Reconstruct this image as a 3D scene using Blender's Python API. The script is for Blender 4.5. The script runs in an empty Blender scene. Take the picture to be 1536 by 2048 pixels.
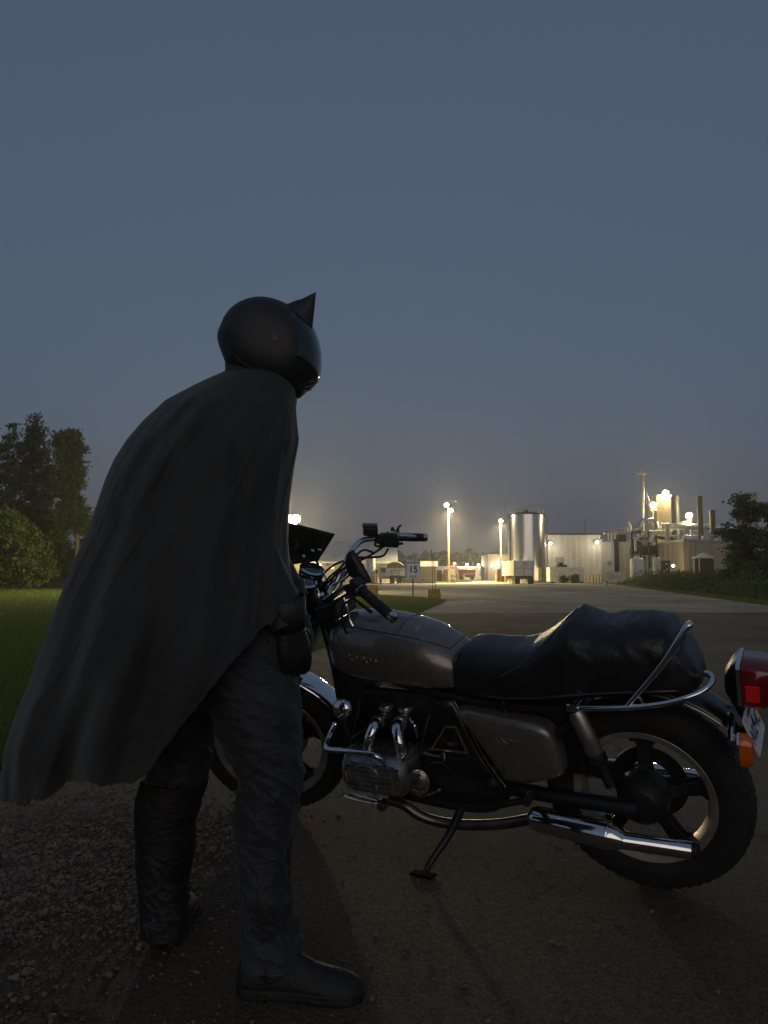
import bpy, bmesh, math, random
import numpy as np
from mathutils import Vector, Matrix, Quaternion
R = math.radians
random.seed(7)
rng = np.random.default_rng(11)
scene = bpy.context.scene
col = scene.collection

# ---------------------------------------------------------------- camera
CAM_H, F_PX, HORIZON = 1.03, 1538.0, 1150.0
PITCH = math.atan((HORIZON - 1024) / F_PX)
cam_d = bpy.data.cameras.new('camera')
cam_d.sensor_fit = 'VERTICAL'
cam_d.sensor_height = 24.0
cam_d.lens = 24.0 * F_PX / 2048
cam_d.clip_start = 0.05
cam_d.clip_end = 6000
cam = bpy.data.objects.new('camera', cam_d)
cam.location = (0, 0, CAM_H)
cam.rotation_euler = (R(90) + PITCH, 0, 0)
col.objects.link(cam)
scene.camera = cam

# ---------------------------------------------------------------- sky: dusk, the sun just gone down behind the camera
SUN_EL, SUN_ROT = -0.6, 180.0
world = bpy.data.worlds.new('World')
scene.world = world
world.use_nodes = True
wn, wl = world.node_tree.nodes, world.node_tree.links
wn.clear()
w_out = wn.new('ShaderNodeOutputWorld')
w_sky = wn.new('ShaderNodeTexSky')
w_sky.sky_type = 'NISHITA'
w_sky.sun_disc = False
w_sky.sun_elevation = R(SUN_EL)
w_sky.sun_rotation = R(SUN_ROT)
w_sky.air_density = 1.0
w_sky.dust_density = 1.2
w_sky.ozone_density = 2.0
w_bg = wn.new('ShaderNodeBackground')
w_bg.inputs['Strength'].default_value = 0.11
# thin even cloud cover, faintly mottled
w_tc = wn.new('ShaderNodeTexCoord')
w_no = wn.new('ShaderNodeTexNoise')
w_no.inputs['Scale'].default_value = 1.6
w_no.inputs['Detail'].default_value = 4
w_cl = wn.new('ShaderNodeBackground')
w_cr = wn.new('ShaderNodeMix'); w_cr.data_type = 'RGBA'
w_cr.inputs[6].default_value = (0.052, 0.075, 0.110, 1)
w_cr.inputs[7].default_value = (0.061, 0.085, 0.124, 1)
w_add = wn.new('ShaderNodeAddShader')
wl.new(w_tc.outputs['Generated'], w_no.inputs['Vector'])
wl.new(w_no.outputs['Fac'], w_cr.inputs[0])
wl.new(w_cr.outputs[2], w_cl.inputs['Color'])
w_cl.inputs['Strength'].default_value = 1.0
wl.new(w_sky.outputs['Color'], w_bg.inputs['Color'])
wl.new(w_bg.outputs[0], w_add.inputs[0])
wl.new(w_cl.outputs[0], w_add.inputs[1])
wl.new(w_add.outputs[0], w_out.inputs['Surface'])

sun_d = bpy.data.lights.new('sun', 'SUN')
sun_d.energy = 0.42
sun_d.angle = R(50)
sun_d.color = (1.0, 0.84, 0.70)
sun = bpy.data.objects.new('sun', sun_d)
sun.rotation_euler = (R(82), 0, R(0))     # the afterglow low behind the camera
sun.location = (0, -20, 8)
col.objects.link(sun)

scene.view_settings.view_transform = 'Standard'
scene.view_settings.look = 'None'
scene.view_settings.gamma = 1.0
scene.view_settings.exposure = 0.0
scene.view_settings.use_curve_mapping = False
scene.render.engine = 'CYCLES'
scene.cycles.use_denoising = True
scene.cycles.max_bounces = 6
scene.cycles.diffuse_bounces = 3
scene.cycles.glossy_bounces = 4
scene.cycles.transmission_bounces = 4
scene.cycles.sample_clamp_indirect = 4.0

# ---------------------------------------------------------------- pixels to places
def ray(u, v):
    q = (v - 1024) / F_PX
    return Vector(((u - 768) / F_PX, math.cos(PITCH) + math.sin(PITCH) * q, math.sin(PITCH) - math.cos(PITCH) * q))
def W(u, v, Y):                       # the point at depth Y (metres ahead of the camera)
    d = ray(u, v); t = Y / d.y
    return Vector((d.x * t, Y, CAM_H + d.z * t))
def G(u, v, z=0.0):                   # the point on the ground
    d = ray(u, v); t = (z - CAM_H) / d.z
    return Vector((d.x * t, d.y * t, z))

# ---------------------------------------------------------------- materials
def nmat(name):
    m = bpy.data.materials.new(name); m.use_nodes = True
    nt = m.node_tree
    return m, nt, nt.nodes['Principled BSDF'], nt.nodes['Material Output']
def mat(name, c, rough=0.6, metal=0.0, var=0.12, scale=8.0, bump=0.0, bscale=60.0, coat=0.0, spec=0.5, detail=4, sheen=0.0, coord='Object', stretch=None, c2=None, emit=None, estr=0.0):
    """one colour mottled by noise, roughness mottled too, fine relief"""
    m, nt, b, out = nmat(name)
    n, l = nt.nodes, nt.links
    tc = n.new('ShaderNodeTexCoord'); mp = n.new('ShaderNodeMapping')
    l.new(tc.outputs[coord], mp.inputs['Vector'])
    if stretch: mp.inputs['Scale'].default_value = stretch
    no = n.new('ShaderNodeTexNoise'); no.inputs['Scale'].default_value = scale; no.inputs['Detail'].default_value = detail
    l.new(mp.outputs[0], no.inputs['Vector'])
    mx = n.new('ShaderNodeMix'); mx.data_type = 'RGBA'
    if c2 is None: c2 = tuple(max(0, x * (1 - var * 2)) for x in c)
    mx.inputs[6].default_value = (*c2, 1)
    mx.inputs[7].default_value = (*[min(1, x * (1 + var)) for x in c], 1)
    cr = n.new('ShaderNodeMapRange'); cr.inputs[1].default_value = 0.3; cr.inputs[2].default_value = 0.7
    l.new(no.outputs['Fac'], cr.inputs[0]); l.new(cr.outputs[0], mx.inputs[0])
    l.new(mx.outputs[2], b.inputs['Base Color'])
    rr = n.new('ShaderNodeMapRange'); rr.inputs[3].default_value = max(0.02, rough * 0.8); rr.inputs[4].default_value = min(1, rough * 1.2)
    l.new(no.outputs['Fac'], rr.inputs[0]); l.new(rr.outputs[0], b.inputs['Roughness'])
    b.inputs['Metallic'].default_value = metal
    b.inputs['Specular IOR Level'].default_value = spec
    b.inputs['Coat Weight'].default_value = coat; b.inputs['Coat Roughness'].default_value = 0.06
    b.inputs['Sheen Weight'].default_value = sheen; b.inputs['Sheen Roughness'].default_value = 0.5
    if emit: b.inputs['Emission Color'].default_value = (*emit, 1); b.inputs['Emission Strength'].default_value = estr
    if bump:
        n2 = n.new('ShaderNodeTexNoise'); n2.inputs['Scale'].default_value = bscale; n2.inputs['Detail'].default_value = 5
        l.new(mp.outputs[0], n2.inputs['Vector'])
        bp = n.new('ShaderNodeBump'); bp.inputs['Strength'].default_value = bump; bp.inputs['Distance'].default_value = 0.02
        l.new(n2.outputs['Fac'], bp.inputs['Height']); l.new(bp.outputs[0], b.inputs['Normal'])
    return m
def ribbed(name, c, axis='X', pitch=0.3, rough=0.5, metal=0.0, depth=0.5, var=0.12):
    """sheet metal with ribs too fine to build at its distance, and run-down streaks"""
    m = mat(name, c, rough, metal, var, scale=0.7, stretch=(1, 1, 0.25))
    nt = m.node_tree; n, l = nt.nodes, nt.links; b = n['Principled BSDF']
    tc = n.new('ShaderNodeTexCoord'); wv = n.new('ShaderNodeTexWave')
    wv.bands_direction = axis; wv.inputs['Scale'].default_value = 0.314 / pitch
    l.new(tc.outputs['Object'], wv.inputs['Vector'])
    bp = n.new('ShaderNodeBump'); bp.inputs['Strength'].default_value = depth; bp.inputs['Distance'].default_value = 0.04
    l.new(wv.outputs['Fac'], bp.inputs['Height']); l.new(bp.outputs[0], b.inputs['Normal'])
    return m
def glow(name, c, s):
    m, nt, b, out = nmat(name)
    b.inputs['Base Color'].default_value = (0.8, 0.8, 0.8, 1)
    b.inputs['Emission Color'].default_value = (*c, 1)
    b.inputs['Emission Strength'].default_value = s
    return m
def leafmat(name, c, c2):
    m, nt, b, out = nmat(name); n, l = nt.nodes, nt.links
    geo = n.new('ShaderNodeNewGeometry')
    mx = n.new('ShaderNodeMix'); mx.data_type = 'RGBA'
    mx.inputs[6].default_value = (*c, 1); mx.inputs[7].default_value = (*c2, 1)
    l.new(geo.outputs['Random Per Island'], mx.inputs[0])
    l.new(mx.outputs[2], b.inputs['Base Color'])
    b.inputs['Roughness'].default_value = 0.6
    b.inputs['Specular IOR Level'].default_value = 0.25
    tr = n.new('ShaderNodeBsdfTranslucent'); l.new(mx.outputs[2], tr.inputs['Color'])
    ms = n.new('ShaderNodeMixShader'); ms.inputs[0].default_value = 0.35
    l.new(b.outputs[0], ms.inputs[1]); l.new(tr.outputs[0], ms.inputs[2]); l.new(ms.outputs[0], out.inputs['Surface'])
    return m

# ---------------------------------------------------------------- mesh building
def cr(pts, n=6, closed=False):
    """Catmull-Rom through points"""
    P = [Vector(p) for p in pts]; out = []
    N = len(P)
    for i in range(N if closed else N - 1):
        p0 = P[i - 1] if (i > 0 or closed) else P[0] * 2 - P[1]
        p1, p2 = P[i], P[(i + 1) % N]
        p3 = P[(i + 2) % N] if (i + 2 < N or closed) else P[-1] * 2 - P[-2]
        for k in range(n):
            t = k / n
            out.append(0.5 * ((2 * p1) + (p2 - p0) * t + (2 * p0 - 5 * p1 + 4 * p2 - p3) * t * t + (3 * p1 - p0 - 3 * p2 + p3) * t ** 3))
    if not closed: out.append(P[-1].copy())
    return out
def interp(xs, ys, x):
    return float(np.interp(x, xs, ys))
class MB:
    def __init__(s): s.v = []; s.f = []
    def add(s, vs, fs):
        o = len(s.v); s.v += [Vector(v) for v in vs]; s.f += [tuple(i + o for i in f) for f in fs]; return s
    def box(s, a, b, M=None):
        a, b = Vector(a), Vector(b)
        vs = [Vector((x, y, z)) for z in (a.z, b.z) for y in (a.y, b.y) for x in (a.x, b.x)]
        if M: vs = [M @ v for v in vs]
        return s.add(vs, [(0, 2, 3, 1), (4, 5, 7, 6), (0, 1, 5, 4), (2, 6, 7, 3), (0, 4, 6, 2), (1, 3, 7, 5)])
    def grid(s, rows, closed_u=False, closed_v=False):
        o = len(s.v); nr, nc = len(rows), len(rows[0])
        for r in rows: s.v += [Vector(p) for p in r]
        for i in range(nr if closed_v else nr - 1):
            for j in range(nc if closed_u else nc - 1):
                s.f.append((o + i * nc + j, o + i * nc + (j + 1) % nc, o + ((i + 1) % nr) * nc + (j + 1) % nc, o + ((i + 1) % nr) * nc + j))
        return s
    def loft(s, rings, cap=True):
        o = len(s.v); nc = len(rings[0]); s.grid(rings, closed_u=True)
        if cap:
            s.f.append(tuple(o + j for j in range(nc))[::-1])
            s.f.append(tuple(o + (len(rings) - 1) * nc + j for j in range(nc)))
        return s
    def tube(s, pts, r, n=10, cap=True, closed=False):
        P = [Vector(p) for p in pts]; N = len(P)
        rs = r if isinstance(r, (list, tuple)) else [r] * N
        if len(rs) != N: rs = [interp(np.linspace(0, 1, len(rs)), rs, i / (N - 1)) for i in range(N)]
        T = []
        for i in range(N):
            a = P[i - 1] if (i or closed) else P[0]; b = P[(i + 1) % N] if (i < N - 1 or closed) else P[-1]
            d = b - a
            T.append(d.normalized() if d.length > 1e-9 else Vector((0, 0, 1)))
        up = T[0].orthogonal().normalized(); rings = []
        for i in range(N):
            if i: up = (T[i - 1].rotation_difference(T[i]) @ up)
            up = (up - T[i] * up.dot(T[i])).normalized(); sd = T[i].cross(up)
            rings.append([P[i] + (up * math.cos(2 * math.pi * k / n) + sd * math.sin(2 * math.pi * k / n)) * rs[i] for k in range(n)])
        if closed: s.grid(rings, closed_u=True, closed_v=True)
        else: s.loft(rings, cap)
        return s
    def lathe(s, prof, o, axis, n=24, a0=0.0, a1=2 * math.pi, cap=False):
        """prof: (radius, along) pairs round axis from o"""
        ax = Vector(axis).normalized(); up = ax.orthogonal().normalized(); sd = ax.cross(up); o = Vector(o)
        full = abs(a1 - a0 - 2 * math.pi) < 1e-6; N = n if full else n + 1
        rows = [[o + ax * h + (up * math.cos(a0 + (a1 - a0) * k / n) + sd * math.sin(a0 + (a1 - a0) * k / n)) * r for k in range(N)] for r, h in prof]
        b = len(s.v); s.grid(rows, closed_u=full)
        if cap and full:
            s.f.append(tuple(b + j for j in range(N))[::-1]); s.f.append(tuple(b + (len(prof) - 1) * N + j for j in range(N)))
        return s
    def prism(s, poly, off):
        """polygon of 3-D points pushed by off"""
        P = [Vector(p) for p in poly]; n = len(P); off = Vector(off); o = len(s.v)
        s.v += P + [p + off for p in P]
        s.f.append(tuple(o + i for i in range(n))[::-1]); s.f.append(tuple(o + n + i for i in range(n)))
        for i in range(n):
            j = (i + 1) % n; s.f.append((o + i, o + j, o + n + j, o + n + i))
        return s
    def xf(s, M, start=0):
        for i in range(start, len(s.v)): s.v[i] = M @ s.v[i]
        return s
    def build(s, name, m, parent=None, smooth=35, bevel=0.0, seg=2, sub=0, origin=None, fix=True, solid=0.0):
        me = bpy.data.meshes.new(name)
        vs = s.v
        if origin is not None:
            origin = Vector(origin); vs = [v - origin for v in vs]
        me.from_pydata([tuple(v) for v in vs], [], s.f)
        if fix:
            bm = bmesh.new(); bm.from_mesh(me); bmesh.ops.recalc_face_normals(bm, faces=bm.faces); bm.to_mesh(me); bm.free()
        if smooth:
            me.polygons.foreach_set('use_smooth', [True] * len(me.polygons))
            if smooth < 180: me.set_sharp_from_angle(angle=R(smooth))
        me.update()
        o = bpy.data.objects.new(name, me); col.objects.link(o)
        if m: me.materials.append(m)
        if origin is not None: o.location = origin
        if parent: o.parent = parent
        if solid:
            md = o.modifiers.new('thickness', 'SOLIDIFY'); md.thickness = solid; md.offset = 0
        if bevel:
            md = o.modifiers.new('bevel', 'BEVEL'); md.width = bevel; md.segments = seg; md.limit_method = 'ANGLE'; md.angle_limit = R(35)
        if sub:
            md = o.modifiers.new('subdivision', 'SUBSURF'); md.levels = sub; md.render_levels = sub
        return o
def tag(o, label=None, cat=None, group=None, kind=None):
    if label: o['label'] = label
    if cat: o['category'] = cat
    if group: o['group'] = group
    if kind: o['kind'] = kind
    return o
def thing(name, loc, label, cat, group=None):
    o = bpy.data.objects.new(name, None); o.empty_display_size = 0.2
    o.location = loc; col.objects.link(o)
    return tag(o, label, cat, group)
def rel(o):                            # builder whose points are given in world space, built under an unrotated thing
    return Matrix.Translation(-Vector(o.location))
def lettering(name, txt, M, size, m, parent=None, depth=0.002, bold=0.0, sx=1.0):
    cu = bpy.data.curves.new(name, 'FONT'); cu.body = txt; cu.size = size; cu.extrude = depth; cu.offset = bold
    cu.align_x = 'CENTER'; cu.align_y = 'CENTER'; cu.resolution_u = 3
    t = bpy.data.objects.new(name + '_curve', cu); col.objects.link(t)
    dg = bpy.context.evaluated_depsgraph_get(); dg.update()
    me = bpy.data.meshes.new_from_object(t.evaluated_get(dg)); me.name = name
    bpy.data.objects.remove(t); bpy.data.curves.remove(cu)
    me.transform(M @ Matrix.Diagonal((sx, 1, 1, 1)))
    me.materials.clear(); me.materials.append(m)
    o = bpy.data.objects.new(name, me); col.objects.link(o)
    if parent: o.parent = parent
    return o
def frame_mat(o, x, y):                # axes x, y and their normal at o
    x, y = Vector(x).normalized(), Vector(y); z = x.cross(y).normalized(); y = z.cross(x)
    return Matrix(((x.x, y.x, z.x, o[0]), (x.y, y.y, z.y, o[1]), (x.z, y.z, z.z, o[2]), (0, 0, 0, 1)))
# ================================================================ ground
def ground_mat(name, c, c2, fine, coarse, bump, rough=0.9, speck=None, stretch=(1, 1, 1), spec=.3, cracks=0):
    m, nt, b, out = nmat(name); n, l = nt.nodes, nt.links
    tc = n.new('ShaderNodeTexCoord'); mp = n.new('ShaderNodeMapping'); mp.inputs['Scale'].default_value = stretch
    l.new(tc.outputs['Object'], mp.inputs['Vector'])
    n1 = n.new('ShaderNodeTexNoise'); n1.inputs['Scale'].default_value = coarse; n1.inputs['Detail'].default_value = 6
    n2 = n.new('ShaderNodeTexNoise'); n2.inputs['Scale'].default_value = fine; n2.inputs['Detail'].default_value = 3
    l.new(mp.outputs[0], n1.inputs['Vector']); l.new(tc.outputs['Object'], n2.inputs['Vector'])
    r1 = n.new('ShaderNodeMapRange'); r1.inputs[1].default_value = .35; r1.inputs[2].default_value = .65
    l.new(n1.outputs['Fac'], r1.inputs[0])
    mx = n.new('ShaderNodeMix'); mx.data_type = 'RGBA'; mx.inputs[6].default_value = (*c, 1); mx.inputs[7].default_value = (*c2, 1)
    l.new(r1.outputs[0], mx.inputs[0])
    m2 = n.new('ShaderNodeMix'); m2.data_type = 'RGBA'; m2.blend_type = 'MULTIPLY'; m2.inputs[0].default_value = 0.8
    r2 = n.new('ShaderNodeMapRange'); r2.inputs[1].default_value = .3; r2.inputs[2].default_value = .7; r2.inputs[3].default_value = .35; r2.inputs[4].default_value = 1.5
    l.new(n2.outputs['Fac'], r2.inputs[0]); l.new(mx.outputs[2], m2.inputs[6]); l.new(r2.outputs[0], m2.inputs[7])
    last = m2.outputs[2]
    if speck:
        vo = n.new('ShaderNodeTexVoronoi'); vo.inputs['Scale'].default_value = speck
        l.new(tc.outputs['Object'], vo.inputs['Vector'])
        st = n.new('ShaderNodeMath'); st.operation = 'LESS_THAN'; st.inputs[1].default_value = 0.16
        l.new(vo.outputs['Distance'], st.inputs[0])
        sm = n.new('ShaderNodeMath'); sm.operation = 'MULTIPLY'; sm.inputs[1].default_value = 0.5; l.new(st.outputs[0], sm.inputs[0])
        m3 = n.new('ShaderNodeMix'); m3.data_type = 'RGBA'; m3.inputs[7].default_value = (.22, .19, .16, 1)
        l.new(sm.outputs[0], m3.inputs[0]); l.new(last, m3.inputs[6]); last = m3.outputs[2]
    if cracks:
        wn_ = n.new('ShaderNodeTexNoise'); wn_.inputs['Scale'].default_value = 1.1; wn_.inputs['Detail'].default_value = 5; l.new(tc.outputs['Object'], wn_.inputs['Vector'])
        ad = n.new('ShaderNodeMix'); ad.data_type = 'RGBA'; ad.blend_type = 'ADD'; ad.inputs[0].default_value = .9; l.new(tc.outputs['Object'], ad.inputs[6]); l.new(wn_.outputs['Color'], ad.inputs[7])
        vc = n.new('ShaderNodeTexVoronoi'); vc.feature = 'DISTANCE_TO_EDGE'; vc.inputs['Scale'].default_value = cracks; l.new(ad.outputs[2], vc.inputs['Vector'])
        ck = n.new('ShaderNodeMapRange'); ck.inputs[1].default_value = 0.0; ck.inputs[2].default_value = .012; ck.inputs[3].default_value = .45; ck.inputs[4].default_value = 1.0; l.new(vc.outputs['Distance'], ck.inputs[0])
        pn = n.new('ShaderNodeTexNoise'); pn.inputs['Scale'].default_value = .28; pn.inputs['Detail'].default_value = 2; l.new(tc.outputs['Object'], pn.inputs['Vector'])
        pr_ = n.new('ShaderNodeMapRange'); pr_.inputs[1].default_value = .4; pr_.inputs[2].default_value = .62; pr_.inputs[3].default_value = .68; pr_.inputs[4].default_value = 1.12; l.new(pn.outputs['Fac'], pr_.inputs[0])
        mm = n.new('ShaderNodeMath'); mm.operation = 'MULTIPLY'; l.new(ck.outputs[0], mm.inputs[0]); l.new(pr_.outputs[0], mm.inputs[1])
        m4 = n.new('ShaderNodeMix'); m4.data_type = 'RGBA'; m4.blend_type = 'MULTIPLY'; m4.inputs[0].default_value = 1.0; l.new(last, m4.inputs[6]); l.new(mm.outputs[0], m4.inputs[7]); last = m4.outputs[2]
    l.new(last, b.inputs['Base Color']); b.inputs['Roughness'].default_value = rough
    b.inputs['Specular IOR Level'].default_value = spec
    bp = n.new('ShaderNodeBump'); bp.inputs['Strength'].default_value = bump; bp.inputs['Distance'].default_value = 0.012
    l.new(n2.outputs['Fac'], bp.inputs['Height']); l.new(bp.outputs[0], b.inputs['Normal'])
    return m
m_lawn = ground_mat('lawn', (.060, .100, .018), (.105, .140, .030), 40, .5, .8, spec=.02)
m_asph = ground_mat('asphalt', (.108, .076, .050), (.165, .122, .082), 110, .7, 1.0, speck=55, cracks=.45)
m_conc = ground_mat('concrete', (.20, .185, .155), (.30, .28, .235), 6, .35, .3, stretch=(1, .22, 1), cracks=.16)

def lawn_edge(Y): return -2.03 + .1745 * (Y - 4.06)
def sheet(name, pts, z, m, jit=0.0, step=1.5):
    P = []
    for i, a in enumerate(pts):
        b = pts[(i + 1) % len(pts)]; L = math.dist(a, b); n = max(1, min(60, int(L / step))) if jit else 1
        for k in range(n):
            t = k / n; P.append((a[0] + (b[0] - a[0]) * t + (random.uniform(-jit, jit) if k else 0), a[1] + (b[1] - a[1]) * t + (random.uniform(-jit, jit) if k else 0), z))
    mb = MB(); mb.add(P, [tuple(range(len(P)))])
    o = mb.build(name, m, smooth=0, fix=False)
    if o.data.polygons[0].normal.z < 0: o.data.flip_normals()
    return tag(o, kind='structure')
sheet('ground', [(-3000, -3000), (3000, -3000), (3000, 3000), (-3000, 3000)], 0.0, m_lawn)
sheet('driveway', [(lawn_edge(-14), -14), (lawn_edge(4), 4), (lawn_edge(12), 12), (lawn_edge(21), 21), (13, 21.3), (40, 21), (40, -14)], 0.004, m_asph, .05, .45)
sheet('yard_pavement', [(lawn_edge(21.02), 21.03), (1.95, 27), (2.5, 31), (1.6, 35.5), (-.85, 39.6), (-12, 41), (-18, 44), (-20, 60), (-20, 230), (90, 230), (90, 98), (27, 95), (24.3, 79), (19, 55), (14.8, 35), (12.6, 24.4), (12.9, 21.33)], 0.004, m_conc, .04, .8)

# ---- grass blades on the near lawn and the island (nobody could count them)
def blades(name, label, spots, hts, widths, m, lean=0.35):
    n = len(spots); a = rng.uniform(0, 2 * np.pi, n); h = hts; w = widths
    dx, dy = np.cos(a) * w, np.sin(a) * w
    tip = np.stack([spots[:, 0] + rng.normal(0, lean, n) * h, spots[:, 1] + rng.normal(0, lean, n) * h, h], 1)
    V = np.empty((n, 3, 3)); V[:, 0] = np.stack([spots[:, 0] - dx, spots[:, 1] - dy, np.zeros(n)], 1)
    V[:, 1] = np.stack([spots[:, 0] + dx, spots[:, 1] + dy, np.zeros(n)], 1); V[:, 2] = tip
    me = bpy.data.meshes.new(name)
    me.vertices.add(3 * n); me.vertices.foreach_set('co', V.ravel())
    me.loops.add(3 * n); me.loops.foreach_set('vertex_index', np.arange(3 * n))
    me.polygons.add(n); me.polygons.foreach_set('loop_start', np.arange(n) * 3); me.polygons.foreach_set('loop_total', np.full(n, 3))
    me.update(calc_edges=True); me.materials.append(m)
    o = bpy.data.objects.new(name, me); col.objects.link(o)
    return tag(o, label, 'grass', kind='stuff')
m_blade = leafmat('grass_blade', (.075, .120, .022), (.150, .180, .048))
sp = []
Yr = 3.0 + 54 * rng.random(330000) ** 2.2
Xr = -.62 * Yr - .4 + rng.random(len(Yr)) * (lawn_edge(Yr) + .62 * Yr + .4)
vr_ = np.interp(Yr, [3, 21, 27, 31, 35.5, 39.5, 40, 43, 44, 60], [lawn_edge(3), lawn_edge(21), 1.95, 2.5, 1.6, -.85, -12, -17, -18.2, -20.2])
keep = (Xr < vr_ - .02 + rng.normal(0, .03, len(Yr))) & (rng.random(len(Yr)) < np.clip(1.2 - Yr / 60, .25, 1))
S = np.stack([Xr[keep], Yr[keep]], 1)[:240000]
blades('lawn_grass', 'short mown lawn grass beside the driveway, left of the caped person', S, rng.uniform(.02, .05, len(S)) * (1 + S[:, 1] / 30), rng.uniform(.0015, .003, len(S)) * (1 + S[:, 1] / 12), m_blade)
Yi = rng.uniform(17, 39.5, 60000); right = np.interp(Yi, [17, 21, 27, 31, 35.5, 39.6], [lawn_edge(17), lawn_edge(21), 1.95, 2.5, 1.6, -.85])
Xi = right - rng.random(len(Yi)) ** 1.3 * 9
S = np.stack([Xi, Yi], 1)
blades('verge_grass', 'mown grass verge round the speed sign and yellow blocks', S, rng.uniform(.04, .10, len(S)), rng.uniform(.004, .009, len(S)), m_blade)

# ---- loose stones on the driveway
m_stone = mat('stone', (.165, .125, .100), .85, var=.35, scale=14, bump=.3, bscale=80)
ico = [(0, 0, 1)] + [(.894 * math.cos(R(72 * k)), .894 * math.sin(R(72 * k)), .447) for k in range(5)] + [(.894 * math.cos(R(72 * k + 36)), .894 * math.sin(R(72 * k + 36)), -.447) for k in range(5)] + [(0, 0, -1)]
ICO = np.array(ico)
ICF = [(0, 1 + k, 1 + (k + 1) % 5) for k in range(5)] + [(1 + k, 6 + k, 1 + (k + 1) % 5) for k in range(5)] + [(1 + (k + 1) % 5, 6 + k, 6 + (k + 1) % 5) for k in range(5)] + [(11, 6 + (k + 1) % 5, 6 + k) for k in range(5)]
ICF = np.array(ICF)
def stones(name, label, S, r):
    n = len(S); V = ICO[None] * (1 + rng.uniform(-.3, .3, (n, 12, 1))) * np.stack([rng.uniform(.7, 1.3, n), rng.uniform(.7, 1.3, n), rng.uniform(.45, .8, n)], 1)[:, None] * r[:, None, None]
    a = rng.uniform(0, 6.28, n); c, s_ = np.cos(a)[:, None], np.sin(a)[:, None]
    X = V[..., 0] * c - V[..., 1] * s_; Yv = V[..., 0] * s_ + V[..., 1] * c
    V = np.stack([X + S[:, 0:1], Yv + S[:, 1:2], V[..., 2] + r[:, None] * .25 + .004], -1).reshape(-1, 3)
    Fc = (ICF[None] + (np.arange(n) * 12)[:, None, None]).reshape(-1, 3)
    me = bpy.data.meshes.new(name); me.vertices.add(len(V)); me.vertices.foreach_set('co', V.ravel())
    me.loops.add(Fc.size); me.loops.foreach_set('vertex_index', Fc.ravel()); me.polygons.add(len(Fc))
    me.polygons.foreach_set('loop_start', np.arange(len(Fc)) * 3); me.polygons.foreach_set('loop_total', np.full(len(Fc), 3)); me.update(calc_edges=True)
    me.materials.append(m_stone); o = bpy.data.objects.new(name, me); col.objects.link(o)
    return tag(o, label, 'gravel', kind='stuff')
# a drift of gravel washed along the left edge, thinning out over the asphalt
n = 13000
gx = rng.normal(-1.28, .36, n); gy = rng.normal(2.75, .42, n)
k = (gy > 1.2) & (gx < -.15 - .3 * rng.random(n)) & (gx > lawn_edge(gy) - .1)
S = np.stack([gx[k], gy[k]], 1); r = np.clip(rng.lognormal(-5.40, .45, len(S)), .0016, .015)
stones('gravel_drift', 'drift of loose grey gravel on the driveway behind the far boot', S, r)
n = 5200
gy = 1.0 + rng.random(n) ** 1.6 * 11; gx = rng.uniform(-.62, .62, n) * gy
k = gx > lawn_edge(gy)
S = np.stack([gx[k], gy[k]], 1); r = np.clip(rng.lognormal(-5.75, .45, len(S)), .0012, .011)
stones('loose_pebbles', 'scattered small pebbles over the dark asphalt driveway', S, r)
# ================================================================ the factory yard, about 30 to 170 m off
m_white = ribbed('white_cladding', (.62, .60, .55), 'X', .9, .55, 0, .35)
m_beige = ribbed('beige_cladding', (.42, .37, .28), 'X', .5, .6, 0, .35)
m_brown = ribbed('brown_cladding', (.40, .335, .265), 'X', .5, .7, 0, .35)
m_roof = ribbed('grey_roofing', (.34, .36, .40), 'X', .6, .45, .3, .4)
m_stack = mat('sooty_steel', (.014, .013, .012), .8, 0, .3, 1.5)
m_dark = mat('dark_steel', (.035, .033, .03), .55, .3, .2, 3)
m_black = mat('black_rubber', (.018, .018, .018), .75, 0, .2, 20)
m_silver = mat('stainless', (.72, .72, .72), .22, 1.0, .06, 1.5, stretch=(1, 1, .2))
m_pipe = mat('pipe_lagging', (.55, .54, .52), .34, .85, .15, 2.0)
m_galv = mat('galvanised', (.42, .42, .41), .5, .6, .15, 3)
m_wood = mat('weathered_pole', (.30, .24, .16), .85, 0, .25, 3, bump=.4, bscale=30, stretch=(4, 4, .4))
m_yel = mat('yellow_paint', (.62, .40, .06), .6, 0, .2, 3)
m_yblk = mat('yellow_block_paint', (.52, .30, .055), .8, 0, .25, 5, bump=.4, bscale=18)
m_wpl = mat('white_plastic', (.72, .70, .64), .5, 0, .1, 2)
m_wpaint = mat('white_paint', (.70, .67, .60), .5, 0, .12, 2)
m_red = mat('red_trailer_paint', (.50, .018, .028), .5, 0, .2, 2)
m_conw = mat('block_wall_concrete', (.30, .28, .24), .9, 0, .2, 2, bump=.3, bscale=12)
m_glassd = mat('dark_glass', (.02, .022, .025), .12, 0, .1, 2, spec=.6)
m_ink = mat('black_print', (.012, .012, .014), .6, 0, .1, 10)
m_sign = mat('sign_face', (.84, .82, .84), .5, 0, .06, 4)
m_tarp = mat('green_tarpaulin', (.16, .20, .11), .8, 0, .2, 2)
m_lamp = glow('lamp_glow', (1.0, .80, .42), 1300)
m_lamp2 = glow('plant_lamp_glow', (1.0, .80, .42), 350)
m_lampw = glow('white_lamp_glow', (1.0, .93, .70), 30)
m_win = glow('lit_window', (1.0, .78, .34), 1.6)
m_redl = glow('red_signal_glow', (1.0, .05, .03), 6)
m_fascia_glow = glow('fascia_glow', (1.0, .80, .36), .9)  # emission stands in for lamplight on the shed's fascia, which is no lamp
LC = (1.0, .79, .38)

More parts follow.
